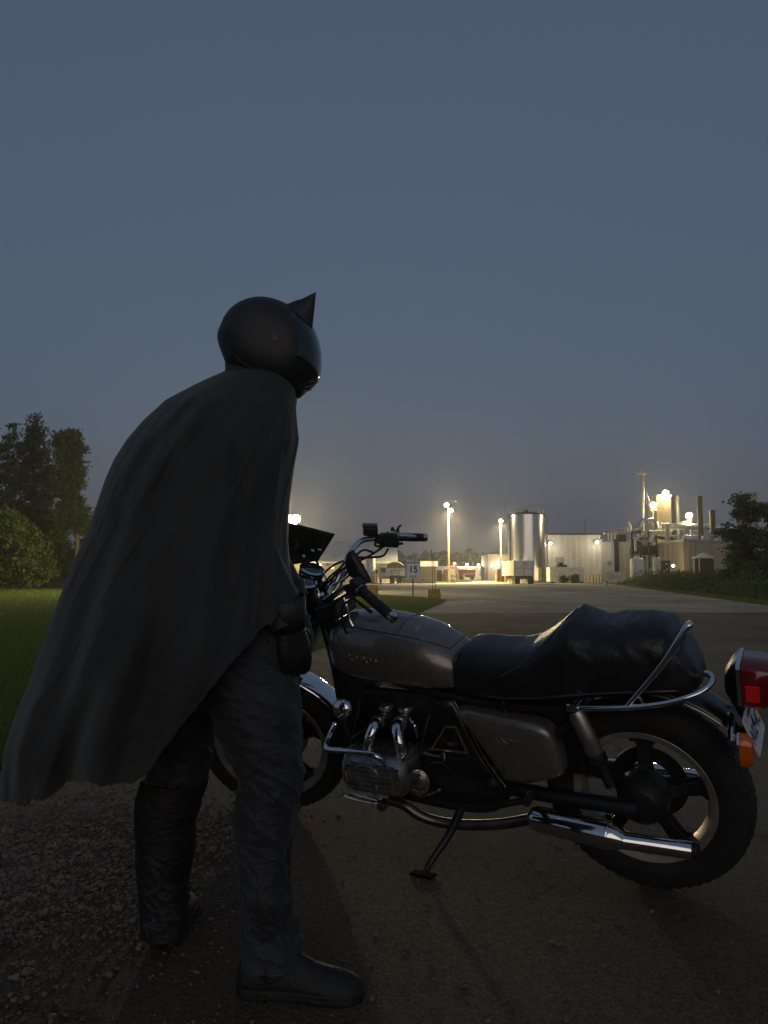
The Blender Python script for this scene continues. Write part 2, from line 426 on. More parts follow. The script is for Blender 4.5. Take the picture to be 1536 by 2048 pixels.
def light(name, loc, power, parent, size=.25, color=LC, spot=None):
    d = bpy.data.lights.new(name, 'SPOT' if spot else 'POINT'); d.energy = power; d.color = color; d.shadow_soft_size = size
    o = bpy.data.objects.new(name, d); col.objects.link(o); o.parent = parent
    o.location = Vector(loc) - Vector(parent.location)
    if spot:
        d.spot_size = R(spot[0]); d.spot_blend = 1.0
        o.rotation_euler = Vector(spot[1]).to_track_quat('-Z', 'Y').to_euler()
    return o
def lamp_head(mb_h, mb_l, p, aim, w=.5, h=.36):
    """a floodlight: tapered housing behind a flat lens"""
    a = Vector(aim).normalized(); x = a.cross(Vector((0, 0, 1))).normalized(); y = x.cross(a)
    rg = []
    for d, k in ((-.30, .45), (-.12, .8), (0, 1.0), (.03, 1.0)):
        rg.append([p + a * d + x * sx * w / 2 * k + y * sy * h / 2 * k for sx, sy in ((-1, -1), (1, -1), (1, 1), (-1, 1))])
    mb_h.loft(rg)
    r = min(w, h) * .52
    mb_l.lathe([(r, .031), (r, .05), (r * .8, .05 + r * .3), (r * .45, .05 + r * .48), (0, .05 + r * .54)], p, a, 16)
def bx(mb, u0, u1, v0, v1, Y, d, z0=None):
    a, b = W(u0, v1, Y), W(u1, v0, Y)
    return mb.box((a.x, Y, a.z if z0 is None else z0), (b.x, Y + d, b.z))
TOCAM = Vector((0, -1, 0))

# ---- street lamps on poles
def lamp_post(u, v, Y, label, heads, power, base_r=.16, guy=False, aim=(0, -.8, -.6), spot=None):
    top = W(u, v, Y); t = thing('lamp_post', (top.x, Y, 0), label, 'lamp post', 'floodlight poles of the yard')
    M = rel(t)
    MB().tube([(top.x, Y, 0), (top.x, Y, top.z * .5), (top.x, Y, top.z + .15)], [base_r, base_r * .85, base_r * .65], 10).xf(M).build('pole', m_wood, t)
    for i, (dx, dz) in enumerate(heads):
        h, l = MB(), MB(); p = Vector((top.x + dx, Y - .35, top.z + dz)); lamp_head(h, l, p, aim, .62, .5)
        ho = h.xf(M).build('floodlight', m_dark, t); l.xf(M).build('lens', m_lamp, ho)
        MB().tube([(top.x, Y, top.z + dz - .1), p + Vector((0, .25, 0))], .04, 6).xf(M).build('bracket', m_dark, t)
    light('lamp_light', (top.x, Y - .9, top.z - .35), power, t, spot=spot)
    if guy:
        e = W(u + 18, 1160, Y); MB().tube([(top.x, Y, top.z * .82), (e.x, Y + .5, 0)], .02, 5).xf(M).build('guy_wire', m_dark, t)
    return t
lamp_post(586, 1039, 50, 'lamp post glaring beside the person\'s chest above the windscreen', [(-.22, .05), (.24, .05), (0, -.36)], 19000, base_r=.1, spot=(150, (-.90, -.40, -.06)))
lamp_post(897, 1017, 104, 'tall lamp post with two stacked floodlights behind the yellow block', [(-.30, .45), (.25, -.25)], 52000, guy=True, spot=(152, (0, -.22, -.97)))
lamp_post(1001, 1042, 128, 'lamp post with one floodlight just left of the silver tank', [(0, 0)], 46000, spot=(152, (-.05, -.22, -.97)))

# ---- grey-roofed warehouse at the left
b = thing('warehouse', (-9, 106, 0), 'long low warehouse with grey metal roof behind the handlebars', 'building'); M = rel(b)
xr = W(790, 1150, 106).x
ze, zr = W(700, 1125, 106).z, W(700, 1086, 114).z
MB().box((-22, 106, 0), (xr, 122, ze)).xf(M).build('wall', m_beige, b, 0)
MB().prism([(-22.4, 105.4, ze - .05), (-22.4, 114, zr), (-22.4, 122.6, ze - .05), (-22.4, 122.6, ze + .12), (-22.4, 114, zr + .17), (-22.4, 105.4, ze + .12)], (xr + 22.8, 0, 0)).xf(M).build('roof', m_roof, b, 0)
MB().box((-22.4, 105.36, ze - .12), (xr + .4, 105.395, ze + .12)).xf(M).build('fascia', m_wpaint, b, 0)
MB().tube([(-22, 114, zr + .2), (W(708, 1090, 114).x, 114, zr + .5)], .07, 6).xf(M).build('ridge_pipe', m_galv, b)
for (u0, u1, v0, v1, mm) in ((661, 668, 1131, 1138, m_win), (697, 706, 1132, 1142, m_glassd), (600, 612, 1132, 1142, m_glassd)):
    w = bx(MB(), u0, u1, v0, v1, 105.97, .02).xf(M).build('window', mm, b, 0)
bx(MB(), 676, 690, 1138, 1160, 105.95, .04, 0).xf(M).build('door', m_dark, b, 0)
# small wall light over the eaves
wl_ = W(641, 1124, 105); h, l = MB(), MB(); lamp_head(h, l, Vector((wl_.x, 105.2, wl_.z - .3)), (0, -.5, -.8), .3, .2)
ho = h.xf(M).build('wall_lamp', m_dark, b); l.xf(M).build('lens', m_lampw, ho)
light('lamp_light', (wl_.x - 2, 103.5, wl_.z), 500, b)
p = thing('steel_column', W(741, 1166, 98), 'upright cylindrical silo leg behind the mirror, lit on its left', 'column'); p.location.z = 0; M = rel(p)
a = W(741, 1112, 98); MB().lathe([(.62, 0), (.62, a.z - .3), (.45, a.z)], (a.x, 98, 0), (0, 0, 1), 20, cap=True).xf(M).build('shaft', m_galv, p)
MB().lathe([(.70, 0), (.70, .18), (.62, .2)], (a.x, 98, 0), (0, 0, 1), 20).xf(M).build('footing', m_conw, p)

# ---- dump truck at the warehouse
t = thing('dump_truck', (W(785, 1150, 92).x, 92, 0), 'white dump truck with covered load parked left of the speed sign', 'truck'); M = rel(t)
bx(MB(), 772, 810, 1136, 1152, 92, 4.6).xf(M).build('dump_box', m_wpaint, t, 0, bevel=.04)
for u in (772, 784.5, 797, 808.5): bx(MB(), u, u + 1.6, 1136, 1152, 91.93, .06).xf(M).build('stake', m_wpaint, t, 0)
zt, zb = W(790, 1122, 92).z, W(790, 1136, 92).z
x0, x1 = W(774, 1130, 92).x, W(808, 1130, 92).x
MB().loft([[(x0 + (x1 - x0) * k / 8, y, zb + (zt - zb) * s * math.sin(math.pi * (.06 + .88 * k / 8)) ** .5) for k in range(9)] + [(x1, y, zb), (x0, y, zb)] for y, s in ((92.1, .8), (93, 1), (95.5, 1), (96.4, .8))]).xf(M).build('tarpaulin', m_tarp, t)
lettering('lettering', 'ETG', M @ frame_mat(W(790.5, 1144, 91.9), (1, 0, 0), (0, 0, 1)), .62, m_conw, t, .01, .01)
cab = MB(); c0, c1 = W(757, 1133, 95), W(771, 1156, 95)
cab.prism([(c0.x, 96.5, .55), (c0.x, 99.2, .55), (c0.x, 99.2, 1.5), (c0.x, 98.6, c0.z), (c0.x, 96.5, c0.z)], (2.1, 0, 0))
cb = cab.xf(M).build('cab', m_wpaint, t, 0, bevel=.06)
MB().box((c0.x + .25, 96.44, 1.35), (c0.x + 1.85, 96.49, 1.95)).xf(M).build('rear_window', m_glassd, cb, 0)
MB().box((c0.x - .35, 97.9, 1.2), (c0.x - .08, 98.05, 1.75)).xf(M).build('mirror', m_dark, cb, 0)
xw0, xw1 = W(780, 1160, 92).x, W(803, 1160, 92).x
MB().box((xw0 + .1, 91.9, .62), (xw1 - .1, 96.6, .98)).xf(M).build('chassis', m_dark, t, 0)
for x in (xw0 - .02, xw0 + .26, xw1 - .52, xw1 - .24):
    MB().lathe([(.25, 0), (.48, .02), (.5, .08), (.5, .2), (.48, .26), (.25, .28)], (x, 93, .5), (1, 0, 0), 20, cap=True).xf(M).build('wheel', m_black, t)
for x in (c0.x + .1, c0.x + 1.75):
    MB().lathe([(.25, 0), (.48, .02), (.5, .08), (.5, .2), (.48, .26), (.25, .28)], (x, 98.2, .5), (1, 0, 0), 20, cap=True).xf(M).build('wheel', m_black, t)
pl = W(791, 1158, 91.85); MB().box((pl.x - .16, 91.86, pl.z - .08), (pl.x + .16, 91.89, pl.z + .08)).xf(M).build('number_plate', m_wpaint, t, 0)
for x in (xw0 + .05, xw1 - .35): MB().box((x, 91.95, .15), (x + .3, 91.98, .75)).xf(M).build('mud_flap', m_black, t, 0)

# ---- shed, its roof edge brightened by emission, and its low block wall
s = thing('shed', (W(855, 1150, 97).x, 97, 0), 'small ribbed shed with yellow roof edge given its own glow right of speed sign', 'shed'); M = rel(s)
bx(MB(), 838, 873, 1133, 1168, 97, 4, 0).xf(M).build('wall', m_beige, s, 0)
for i in range(10):
    u = 839.5 + i * 3.5; bx(MB(), u, u + .7, 1134, 1166, 96.95, .04, .1).xf(M).build('rib', m_beige, s, 0)
bx(MB(), 836, 876, 1122, 1133, 96.6, 4.8).xf(M).build('roof', m_wpaint, s, 0)
bx(MB(), 836.5, 875.5, 1122.5, 1132.5, 96.55, .03).xf(M).build('fascia_glow', m_fascia_glow, s, 0)
bwl = thing('block_wall', (W(835, 1150, 94.5).x, 94.5, 0), 'low concrete block wall below the glowing shed', 'wall'); M = rel(bwl)
xa, xb = W(804, 1160, 94.5).x, W(866, 1160, 94.5).x
for i in range(6):
    MB().box((xa + (xb - xa) * i / 6 + .01, 94.5 + (i % 2) * .02, 0), (xa + (xb - xa) * (i + 1) / 6 - .01, 95.3, .62)).xf(M).build('block', m_conw, bwl, 0, bevel=.03)

# ---- speed sign
base = G(826, 1193)
s = thing('speed_sign', base, 'white speed limit sign reading 15 on a thin post in the verge', 'sign'); M = rel(s); Y = base.y
MB().box((base.x - .03, Y - .02, 0), (base.x + .03, Y + .02, W(826, 1120, Y).z)).xf(M).build('post', m_dark, s, 0)
a, b_ = W(812.5, 1157, Y - .05), W(840.5, 1120, Y - .05)
fc = MB().box((a.x, Y - .045, a.z), (b_.x, Y - .025, b_.z)).xf(M).build('plate', m_sign, s, 0, bevel=.008)
cx = (a.x + b_.x) / 2
def sgn(txt, v, sz, bold): lettering('lettering', txt, M @ frame_mat(Vector((cx, Y - .047, W(826, v, Y).z)), (1, 0, 0), (0, 0, 1)), sz, m_ink, fc, .001, bold)
sgn('MAXIMUM', 1125.5, .125, .002); sgn('15', 1139.5, .44, .012); sgn('km/h', 1152.5, .15, .002)
for (x0, x1, z0, z1) in ((a.x + .02, b_.x - .02, b_.z - .03, b_.z - .018), (a.x + .02, b_.x - .02, a.z + .018, a.z + .03), (a.x + .02, a.x + .032, a.z + .031, b_.z - .031), (b_.x - .032, b_.x - .02, a.z + .031, b_.z - .031)):
    MB().box((x0, Y - .0475, z0), (x1, Y - .0455, z1)).xf(M).build('border', m_ink, fc, 0)

# ---- painted concrete blocks
for (u0, u1, v0, v1, lab, rods) in ((727, 757, 1170, 1191, 'plain yellow concrete block showing between handlebar grip and dump truck', 0), (855, 882, 1178, 1199, 'yellow concrete block holding two thin rods at the verge corner', 1)):
    g = G((u0 + u1) / 2, v1); t = thing('concrete_block', g, lab, 'concrete block', 'yellow blocks at the yard entrance'); M = rel(t)
    w = W(u1, v1, g.y).x - W(u0, v1, g.y).x; hh = W(u0, v0, g.y).z; k = .06
    rg = [[(g.x + sx * (w / 2 - i), g.y + w * .45 + sy * (w * .45 - i), z) for sx, sy in ((-1, -1), (1, -1), (1, 1), (-1, 1))] for z, i in ((0, 0), (hh * .5, .015), (hh, .03))]
    MB().loft(rg).xf(M).build('block', m_yblk, t, 0, bevel=.03)
    if rods:
        for (ua, va, ub, vb) in ((865.5, 1180, 863, 1098), (871, 1180, 866, 1106)):
            p0, p1 = W(ua, va, g.y + .3), W(ub, vb, g.y + .3); MB().tube([p0, p0.lerp(p1, .5) + Vector((.01, 0, 0)), p1], .012, 6).xf(M).build('rod', m_dark, t)

# ---- yellow bollards
bol = None; nb = 0
def bollard(u, v, label, hgt=1.1):
    global bol
    g = G(u, v)
    if bol is None:
        t = thing('bollard', g, label, 'bollard', 'yellow bollards in the yard')
        ps = MB().lathe([(.09, 0), (.09, hgt - .05), (.06, hgt), (.0, hgt + .02)], (0, 0, 0), (0, 0, 1), 12).build('post', m_yel, t)
        MB().lathe([(.16, 0), (.16, .05), (.09, .06)], (0, 0, .004), (0, 0, 1), 12).build('footing', m_conw, t)
        bol = t; return
    t = bol.copy(); col.objects.link(t); t.location = g; t['label'] = label
    for c in bol.children:
        d = c.copy(); col.objects.link(d); d.parent = t
near = [(719, 1166, 'yellow bollard seen under the dangling mirror'), (724, 1166, 'yellow bollard second from left, under the mirror'), (748, 1167, 'yellow bollard just left of the dump truck cab'), (753, 1167, 'yellow bollard touching the view of the dump truck cab'),
        (928, 1164, 'lone bollard at the grass end left of the far road'), (992, 1165, 'bollard at the foot of the lamp post by the tank'), (1011, 1166, 'bollard left of the silver tank'), (1026, 1167, 'bollard left of the parked trailer'),
        (1109, 1166, 'bollard at the left end of the white container'), (1128, 1166, 'bollard in front of the white container, left of the round shrub'), (1142, 1166, 'bollard between the two shrubs by the container'),
        (1171, 1167, 'bollard at the right end of the white container'), (1178, 1167, 'second bollard right of the white container'), (1186, 1168, 'third bollard right of the white container'), (1192, 1168, 'fourth bollard right of the white container'), (1198, 1168, 'fifth bollard right of container'), (1204, 1168, 'bollard directly left of the white notice board'),
        (1397, 1163, 'bollard before the left half of the black tank'), (1417, 1163, 'bollard before the right half of the black tank'), (1434, 1163, 'bollard right of the black tank')]
for u, v, lab in near: bollard(u, v, lab)

# ---- silver tank and the trailer in front of it
c = W(1054.5, 1150, 104); rad = (W(1092, 1150, 104).x - W(1017, 1150, 104).x) / 2; ht = W(1054, 1030, 104).z
t = thing('storage_tank', (c.x, 104, 0), 'tall shiny stainless steel storage tank behind the parked trailer', 'tank'); M = rel(t)
MB().lathe([(rad, .25), (rad, ht)], (c.x, 104, 0), (0, 0, 1), 64).xf(M).build('shell', m_silver, t, 60)
MB().lathe([(rad + .03, 0), (rad + .03, .3), (rad - .05, .32)], (c.x, 104, 0), (0, 0, 1), 64).xf(M).build('footing', m_conw, t)
MB().lathe([(rad + .04, -.06), (rad + .04, .06), (rad * .6, .28), (.2, .48), (.2, .7), (.0, .7)], (c.x, 104, ht), (0, 0, 1), 64).xf(M).build('roof', m_dark, t)
for z in (ht * .33, ht * .66): MB().lathe([(rad + .004, -.03), (rad + .012, -.02), (rad + .012, .02), (rad + .004, .03)], (c.x, 104, z), (0, 0, 1), 64).xf(M).build('seam', m_silver, t)
for a in (200, 335):
    px, py = c.x + math.cos(R(a)) * (rad + .22), 104 + math.sin(R(a)) * (rad + .22)
    MB().tube([(px, py, 0), (px, py, ht * .9), (c.x + math.cos(R(a)) * (rad - .05), 104 + math.sin(R(a)) * (rad - .05), ht * .93)], .10, 8).xf(M).build('pipe', m_pipe, t)
lx, ly_ = c.x + rad * .62, 104 - rad * .82
for dx in (-.22, .22): MB().tube([(lx + dx, ly_ - .02, .3), (lx + dx, ly_ - .02, ht + .9)], .025, 5).xf(M).build('ladder_rail', m_galv, t)
for i in range(22): MB().tube([(lx - .22, ly_ - .02, .6 + i * .4), (lx + .22, ly_ - .02, .6 + i * .4)], .018, 5).xf(M).build('rung', m_galv, t)
MB().lathe([(rad - .1, .9), (rad - .06, .93), (rad - .1, .96)], (c.x, 104, ht), (0, 0, 1), 48).xf(M).build('roof_rail', m_galv, t)
for k in range(12):
    a = 2 * math.pi * k / 12; MB().tube([(c.x + (rad - .08) * math.cos(a), 104 + (rad - .08) * math.sin(a), ht + .05), (c.x + (rad - .08) * math.cos(a), 104 + (rad - .08) * math.sin(a), ht + .93)], .02, 5).xf(M).build('rail_post', m_galv, t)
t = thing('trailer', (W(1048, 1150, 88).x, 88, 0), 'white box trailer parked tail-on before the silver tank', 'trailer'); M = rel(t)
bx(MB(), 1028, 1068, 1121, 1152, 88, 9).xf(M).build('box', m_wpaint, t, 0, bevel=.05)
bx(MB(), 1029, 1067, 1136, 1137.4, 87.96, .05).xf(M).build('rail', m_galv, t, 0)
for u in (1029, 1047.3, 1065.8): bx(MB(), u, u + 1.2, 1123, 1151, 87.95, .04).xf(M).build('door_post', m_galv, t, 0)
for u in (1048.5, 1053): bx(MB(), u, u + .6, 1126, 1131, 87.93, .05).xf(M).build('latch', m_dark, t, 0)
bx(MB(), 1031, 1065, 1152, 1158, 88.1, 6).xf(M).build('chassis', m_dark, t, 0)
for u in (1029, 1034, 1056.5, 1061.5):
    p0 = W(u, 1160, 89.2); MB().lathe([(.25, 0), (.48, .02), (.5, .06), (.5, .22), (.48, .26), (.25, .28)], (p0.x, 89.2, .5), (1, 0, 0), 20, cap=True).xf(M).build('wheel', m_black, t)
for u in (1029.5, 1057): bx(MB(), u, u + 9, 1155, 1166, 88.3, .03).xf(M).build('mud_flap', m_black, t, 0)
bx(MB(), 1042, 1046, 1157.5, 1160.5, 87.9, .03).xf(M).build('number_plate', m_wpaint, t, 0)
for u in (1029.5, 1063.5): bx(MB(), u, u + 2, 1153, 1155, 88.05, .04).xf(M).build('tail_light', m_red, t, 0)

# ---- white building with wall lamps
b = thing('white_building', (W(1170, 1150, 112).x, 112, 0), 'flat-roofed white clad building with two lit wall lamps', 'building'); M = rel(b)
bx(MB(), 1080, 1203, 1069, 1165, 112, 16, 0).xf(M).build('wall', m_white, b, 0)
bx(MB(), 1079.5, 1203.5, 1067, 1069.6, 111.9, 16.3).xf(M).build('parapet', m_dark, b, 0)
bx(MB(), 1203.05, 1262, 1085, 1165, 112.6, 12, 0).xf(M).build('annex_wall', m_white, b, 0)
bx(MB(), 1203.6, 1262.5, 1083.5, 1085.6, 112.5, 12.3).xf(M).build('annex_parapet', m_wpaint, b, 0)
for u in np.arange(1096, 1203, 11.5): bx(MB(), u, u + .9, 1070.5, 1164, 111.955, .05, .1).xf(M).build('panel_joint', m_wpaint, b, 0)
for u in np.arange(1212, 1260, 9.5): bx(MB(), u, u + .8, 1087, 1164, 112.555, .05, .1).xf(M).build('panel_joint', m_wpaint, b, 0)
for (u0, u1, v0, v1) in ((1112, 1126, 1114, 1124), (1216, 1222, 1122, 1128)): bx(MB(), u0, u1, v0, v1, 111.8 if u0 < 1200 else 112.4, .2).xf(M).build('vent', m_galv, b, 0)
bx(MB(), 1231, 1237, 1078, 1152, 112.1, .4).xf(M).build('downpipe', m_dark, b, 0)
for u, v in ((1101, 1086), (1194, 1084)):
    p0 = W(u, v, 111.4); h, l = MB(), MB(); lamp_head(h, l, Vector((p0.x, 111.45, p0.z)), (0, -.75, -.65), .62, .46)
    ho = h.xf(M).build('wall_lamp', m_dark, b); l.xf(M).build('lens', m_lampw, ho)
    MB().box((p0.x - .05, 111.5, p0.z - .05), (p0.x + .05, 111.98, p0.z + .05)).xf(M).build('bracket', m_dark, b, 0)
    light('lamp_light', (p0.x, 109.9, p0.z - .35), 135, b, color=(1, .90, .64))
# container and shrubs
t = thing('container', (W(1130, 1150, 99).x, 99, 0), 'plain white container standing against the white building', 'container'); M = rel(t)
bx(MB(), 1100, 1168, 1134, 1163.5, 99, 2.4).xf(M).build('box', m_wpaint, t, 0, bevel=.04)
for u in np.arange(1104, 1167, 7): bx(MB(), u, u + 1, 1136, 1162, 98.96, .05).xf(M).build('rib', m_wpaint, t, 0)
for u in (1101, 1160): bx(MB(), u, u + 7, 1163, 1166, 99.2, 2.0, 0).xf(M).build('skid', m_dark, t, 0)
for (u, v, w, hh) in ((1122, 1128, 10, 5), (1117, 1132, 8, 3), (1130, 1131, 9, 3)):
    bx(MB(), u - w / 2, u + w / 2, v - hh / 2, 1134.2, 99.8, 1.2).xf(M).build('roof_unit', m_dark, t, 0, bevel=.05)
# notice board
g = G(1225, 1172); t = thing('notice_board', g, 'white notice board with lines of small print on short legs', 'sign'); M = rel(t); Y = g.y
bd = bx(MB(), 1210, 1240, 1144, 1161, Y, .06).xf(M).build('board', m_wpaint, t, 0, bevel=.01)
for u in (1213, 1236): bx(MB(), u, u + 1.4, 1161, 1172, Y + .01, .05, 0).xf(M).build('leg', m_dark, t, 0)
for i in range(5): bx(MB(), 1213 + i % 2, 1237 - (i * 3) % 5, 1147 + i * 2.6, 1147.8 + i * 2.6, Y - .012, .008).xf(M).build('line_of_print', m_conw, bd, 0)

# ---- brown building, a corner towards the camera
b = thing('brown_building', (W(1366, 1150, 88).x, 88, 0), 'flat-roofed brown clad building with its corner to the road', 'building'); M = rel(b)
cn, lf, rt = W(1366, 1079, 88), W(1308, 1082, 100), W(1452, 1078, 91)
zt = cn.z
def slab(a, b_, c_, d_, z0, z1): return MB().prism([(a.x, a.y, z0), (b_.x, b_.y, z0), (c_.x, c_.y, z0), (d_.x, d_.y, z0)], (0, 0, z1 - z0))
bk, bk2 = Vector((rt.x - 2, 112, 0)), Vector((lf.x + 1, 112, 0))
slab(cn, rt, bk, bk2.lerp(lf, 0), 0, zt - .15) if False else None
MB().prism([(p.x, p.y, 0) for p in (lf, cn, rt, bk, bk2)], (0, 0, zt - .2)).xf(M).build('wall', m_brown, b, 0)
e = .12
MB().prism([(p.x, p.y, zt - .2) for p in (lf + Vector((-e, -e, 0)), cn + Vector((0, -e * 1.5, 0)), rt + Vector((e, -e, 0)), bk, bk2)], (0, 0, .24)).xf(M).build('parapet', m_galv, b, 0)
for k in range(1, 9):
    q = cn.lerp(rt, k / 9); MB().box((q.x - .04, q.y - .06, .1), (q.x + .04, q.y + .02, zt - .25)).xf(M).build('panel_joint', m_brown, b, 0)
for k in range(1, 6):
    q = cn.lerp(lf, k / 6); MB().box((q.x - .05, q.y - .05, .1), (q.x + .03, q.y + .05, zt - .25)).xf(M).build('panel_joint', m_brown, b, 0)
for k in range(15):
    q = cn.lerp(rt, k / 14); MB().tube([(q.x, q.y + .3, zt), (q.x, q.y + .3, zt + .95)], .025, 5).xf(M).build('railing_post', m_galv, b)
for dz in (.5, .93): MB().tube([(cn.x, cn.y + .3, zt + dz), (rt.x, rt.y + .3, zt + dz)], .025, 5).xf(M).build('railing', m_galv, b)
for (u, w_, h_) in ((1372, .5, .5), (1384, .7, .4), (1411, .6, .6), (1440, .8, .45)):
    q = W(u, 1078, 93); MB().box((q.x - w_ / 2, 93, zt - .25), (q.x + w_ / 2, 93.7, zt + h_)).xf(M).build('roof_vent', m_galv, b, 0, bevel=.04)
p0 = W(1360, 1131, 87); h, l = MB(), MB(); lamp_head(h, l, Vector((p0.x - .35, 88.1, p0.z)), (-.3, -.8, -.4), .35, .28)
ho = h.xf(M).build('wall_lamp', m_dark, b); l.xf(M).build('lens', m_lampw, ho); light('lamp_light', (p0.x - .6, 86.6, p0.z - .1), 140, b)

# ---- silo tower, mast, stacks
Yt = 106
t = thing('silo_tower', (W(1330, 1150, Yt).x, Yt, 0), 'pale block silo tower with a floodlight on top above the pipes', 'tower'); M = rel(t)
bx(MB(), 1317, 1342, 991, 1160, Yt, 3.5, 0).xf(M).build('shaft', m_beige, t, 0, bevel=.05)
bx(MB(), 1316, 1343, 989.5, 992.5, Yt - .1, 3.7).xf(M).build('cap', m_wpaint, t, 0)
bx(MB(), 1343.5, 1349, 993, 1160, Yt + .6, 1.6, 0).xf(M).build('elevator_leg', m_dark, t, 0)
c0 = W(1355.5, 1000, Yt + 1); rr = W(1361, 1000, Yt + 1).x - c0.x
MB().lathe([(rr, 0), (rr, W(1355, 996, Yt + 1).z), (rr * .3, W(1355, 990, Yt + 1).z)], (c0.x, Yt + 1, 0), (0, 0, 1), 20, cap=True).xf(M).build('side_column', m_galv, t)
for i in range(9):
    v = 1000 + i * 8; bx(MB(), 1318, 1341, v, v + .5, Yt - .02, .03).xf(M).build('panel_joint', m_galv, t, 0)
for dx in (-.2, .2):
    q = W(1323, 1000, Yt - .12); MB().tube([(q.x + dx, Yt - .12, 4.5), (q.x + dx, Yt - .12, q.z + .5)], .025, 5).xf(M).build('ladder_rail', m_yel, t)
for i in range(16): MB().tube([(q.x - .2, Yt - .12, 4.8 + i * .42), (q.x + .2, Yt - .12, 4.8 + i * .42)], .018, 5).xf(M).build('rung', m_yel, t)
def flood(t, M, u, v, Y, power, n=1):
    p0 = W(u, v, Y); h, l = MB(), MB(); lamp_head(h, l, p0, (-.1, -.85, -.5), .95, .75)
    ho = h.xf(M).build('floodlight', m_dark, t); l.xf(M).build('lens', m_lamp2, ho)
    light('lamp_light', (p0.x - .1, Y - .9, p0.z - .4), power, t)
flood(t, M, 1331, 986, Yt - .2, 420)
MB().tube([W(1331, 992, Yt + .3), W(1331, 984, Yt + .3)], .06, 6).xf(M).build('bracket', m_dark, t)
t = thing('lamp_mast', (W(1306, 1150, 104).x, 104, 0), 'floodlight mast with yellow guard at the left of the silo tower', 'lamp post'); M = rel(t)
MB().tube([W(1306, 1060, 104) * 1, W(1306, 1008, 104)], .09, 8).xf(M).build('pole', m_galv, t)
MB().tube([(W(1306, 1150, 104).x, 104, 0), W(1306, 1060, 104)], .14, 8).xf(M).build('lower_pole', m_galv, t)
bx(MB(), 1302, 1314, 1017, 1021, 103.6, .8).xf(M).build('guard_platform', m_yel, t, 0)
flood(t, M, 1307, 1010, 103.7, 420)
MB().tube([W(1305, 1025, 103.9), W(1293, 984, 103.9)], .06, 6).xf(M).build('jib', m_galv, t)
t = thing('lamp_mast', (W(1381, 1150, 101).x, 101, 0), 'floodlight mast with sloping conveyor left of the tall stack', 'lamp post'); M = rel(t)
MB().tube([(W(1381, 1150, 101).x, 101, 0), W(1381, 1028, 101)], [.13, .08], 8).xf(M).build('pole', m_galv, t)
flood(t, M, 1378, 1031, 100.7, 420)
MB().tube([W(1384, 1040, 101.3), W(1348, 1052, 102)], .22, 6).xf(M).build('conveyor', m_galv, t)
MB().tube([W(1384, 1046, 100.9), W(1350, 1058, 101.6)], .08, 6).xf(M).build('handrail', m_yel, t)
t = thing('antenna_mast', (W(1286, 1150, 105).x, 105, 0), 'slender mast with a railed platform at its head', 'mast'); M = rel(t)
MB().tube([(W(1286, 1150, 105).x, 105, 0), W(1286, 1080, 105), W(1285.5, 944, 105)], [.32, .26, .18], 10).xf(M).build('pole', m_galv, t)
bx(MB(), 1273, 1296, 945, 947.5, 104.2, 1.6).xf(M).build('platform', m_galv, t, 0)
for u in (1282, 1289, 1295.5): bx(MB(), u, u + .8, 936, 945, 104.2, .06).xf(M).build('railing_post', m_galv, t, 0)
bx(MB(), 1281, 1296, 936, 937, 104.26, .06).xf(M).build('railing', m_galv, t, 0)
bx(MB(), 1281, 1296, 940.5, 941.2, 104.27, .05).xf(M).build('railing', m_galv, t, 0)
for i, (u0, u1, v0, lab) in enumerate(((1396, 1406, 992, 'taller of the two dark square chimney stacks'), (1421, 1432, 1020, 'shorter of the two dark chimney stacks'))):
    t = thing('chimney_stack', (W((u0 + u1) / 2, 1150, 97 + i).x, 97 + i, 0), lab, 'chimney', 'dark stacks on the brown building'); M = rel(t)
    a, z = W(u0, v0, 97 + i), W(u1, v0, 97 + i); cx_, rr = (a.x + z.x) / 2, (z.x - a.x) / 2
    MB().lathe([(rr, 0), (rr, a.z), (rr * .8, a.z), (rr * .8, a.z - .5)], (cx_, 97 + i + rr, 0), (0, 0, 1), 20).xf(M).build('shaft', m_stack, t)
    for q in (.7, .85, .985): MB().lathe([(rr + .01, -.06), (rr + .04, -.05), (rr + .04, .05), (rr + .01, .06)], (cx_, 97 + i + rr, a.z * q), (0, 0, 1), 20).xf(M).build('band', m_stack, t)
t = thing('concrete_tower', (W(1510, 1150, 130).x, 130, 0), 'pale tower top rising behind the tree at the right edge', 'tower'); M = rel(t)
bx(MB(), 1504, 1516, 985, 1160, 130, 2, 0).xf(M).build('shaft', m_beige, t, 0)
bx(MB(), 1503, 1517, 984, 987, 129.8, 2.4).xf(M).build('cap', m_galv, t, 0)
MB().box((W(1470, 1130, 131).x, 132, 0), (W(1560, 1130, 131).x, 140, W(1500, 1062, 132).z)).xf(M).build('lower_block', m_brown, t, 0)

# ---- pipe runs
def pipe_run(label, pts, r, m=None, n=5, flanges=True, group='pipes over the plant roofs'):
    P = [W(*p) for p in pts]; t = thing('pipe', P[0], label, 'pipe', group); M = rel(t)
    Q = cr(P, n) if n > 1 else P
    MB().tube(Q, r, 10).xf(M).build('run', m or m_pipe, t)
    if flanges:
        for i in (0, len(Q) // 2, len(Q) - 1):
            d = (Q[min(i + 1, len(Q) - 1)] - Q[max(i - 1, 0)]).normalized(); MB().lathe([(r, -.05), (r * 1.25, -.05), (r * 1.25, .05), (r, .05)], Q[i], d, 12).xf(M).build('flange', m_galv, t)
    return t
pipe_run('thick bright pipe running level from silo tower past the stacks', [(1322, 1053, 100), (1380, 1053, 100), (1450, 1056, 100), (1540, 1060, 100)], .42)
pipe_run('arched silver pipe hooping over the other pipes', [(1270, 1060, 99), (1279, 1056, 99), (1284, 1044, 99), (1291, 1040.5, 99), (1304, 1040.5, 99), (1311, 1044, 99), (1313, 1056, 99)], .30)
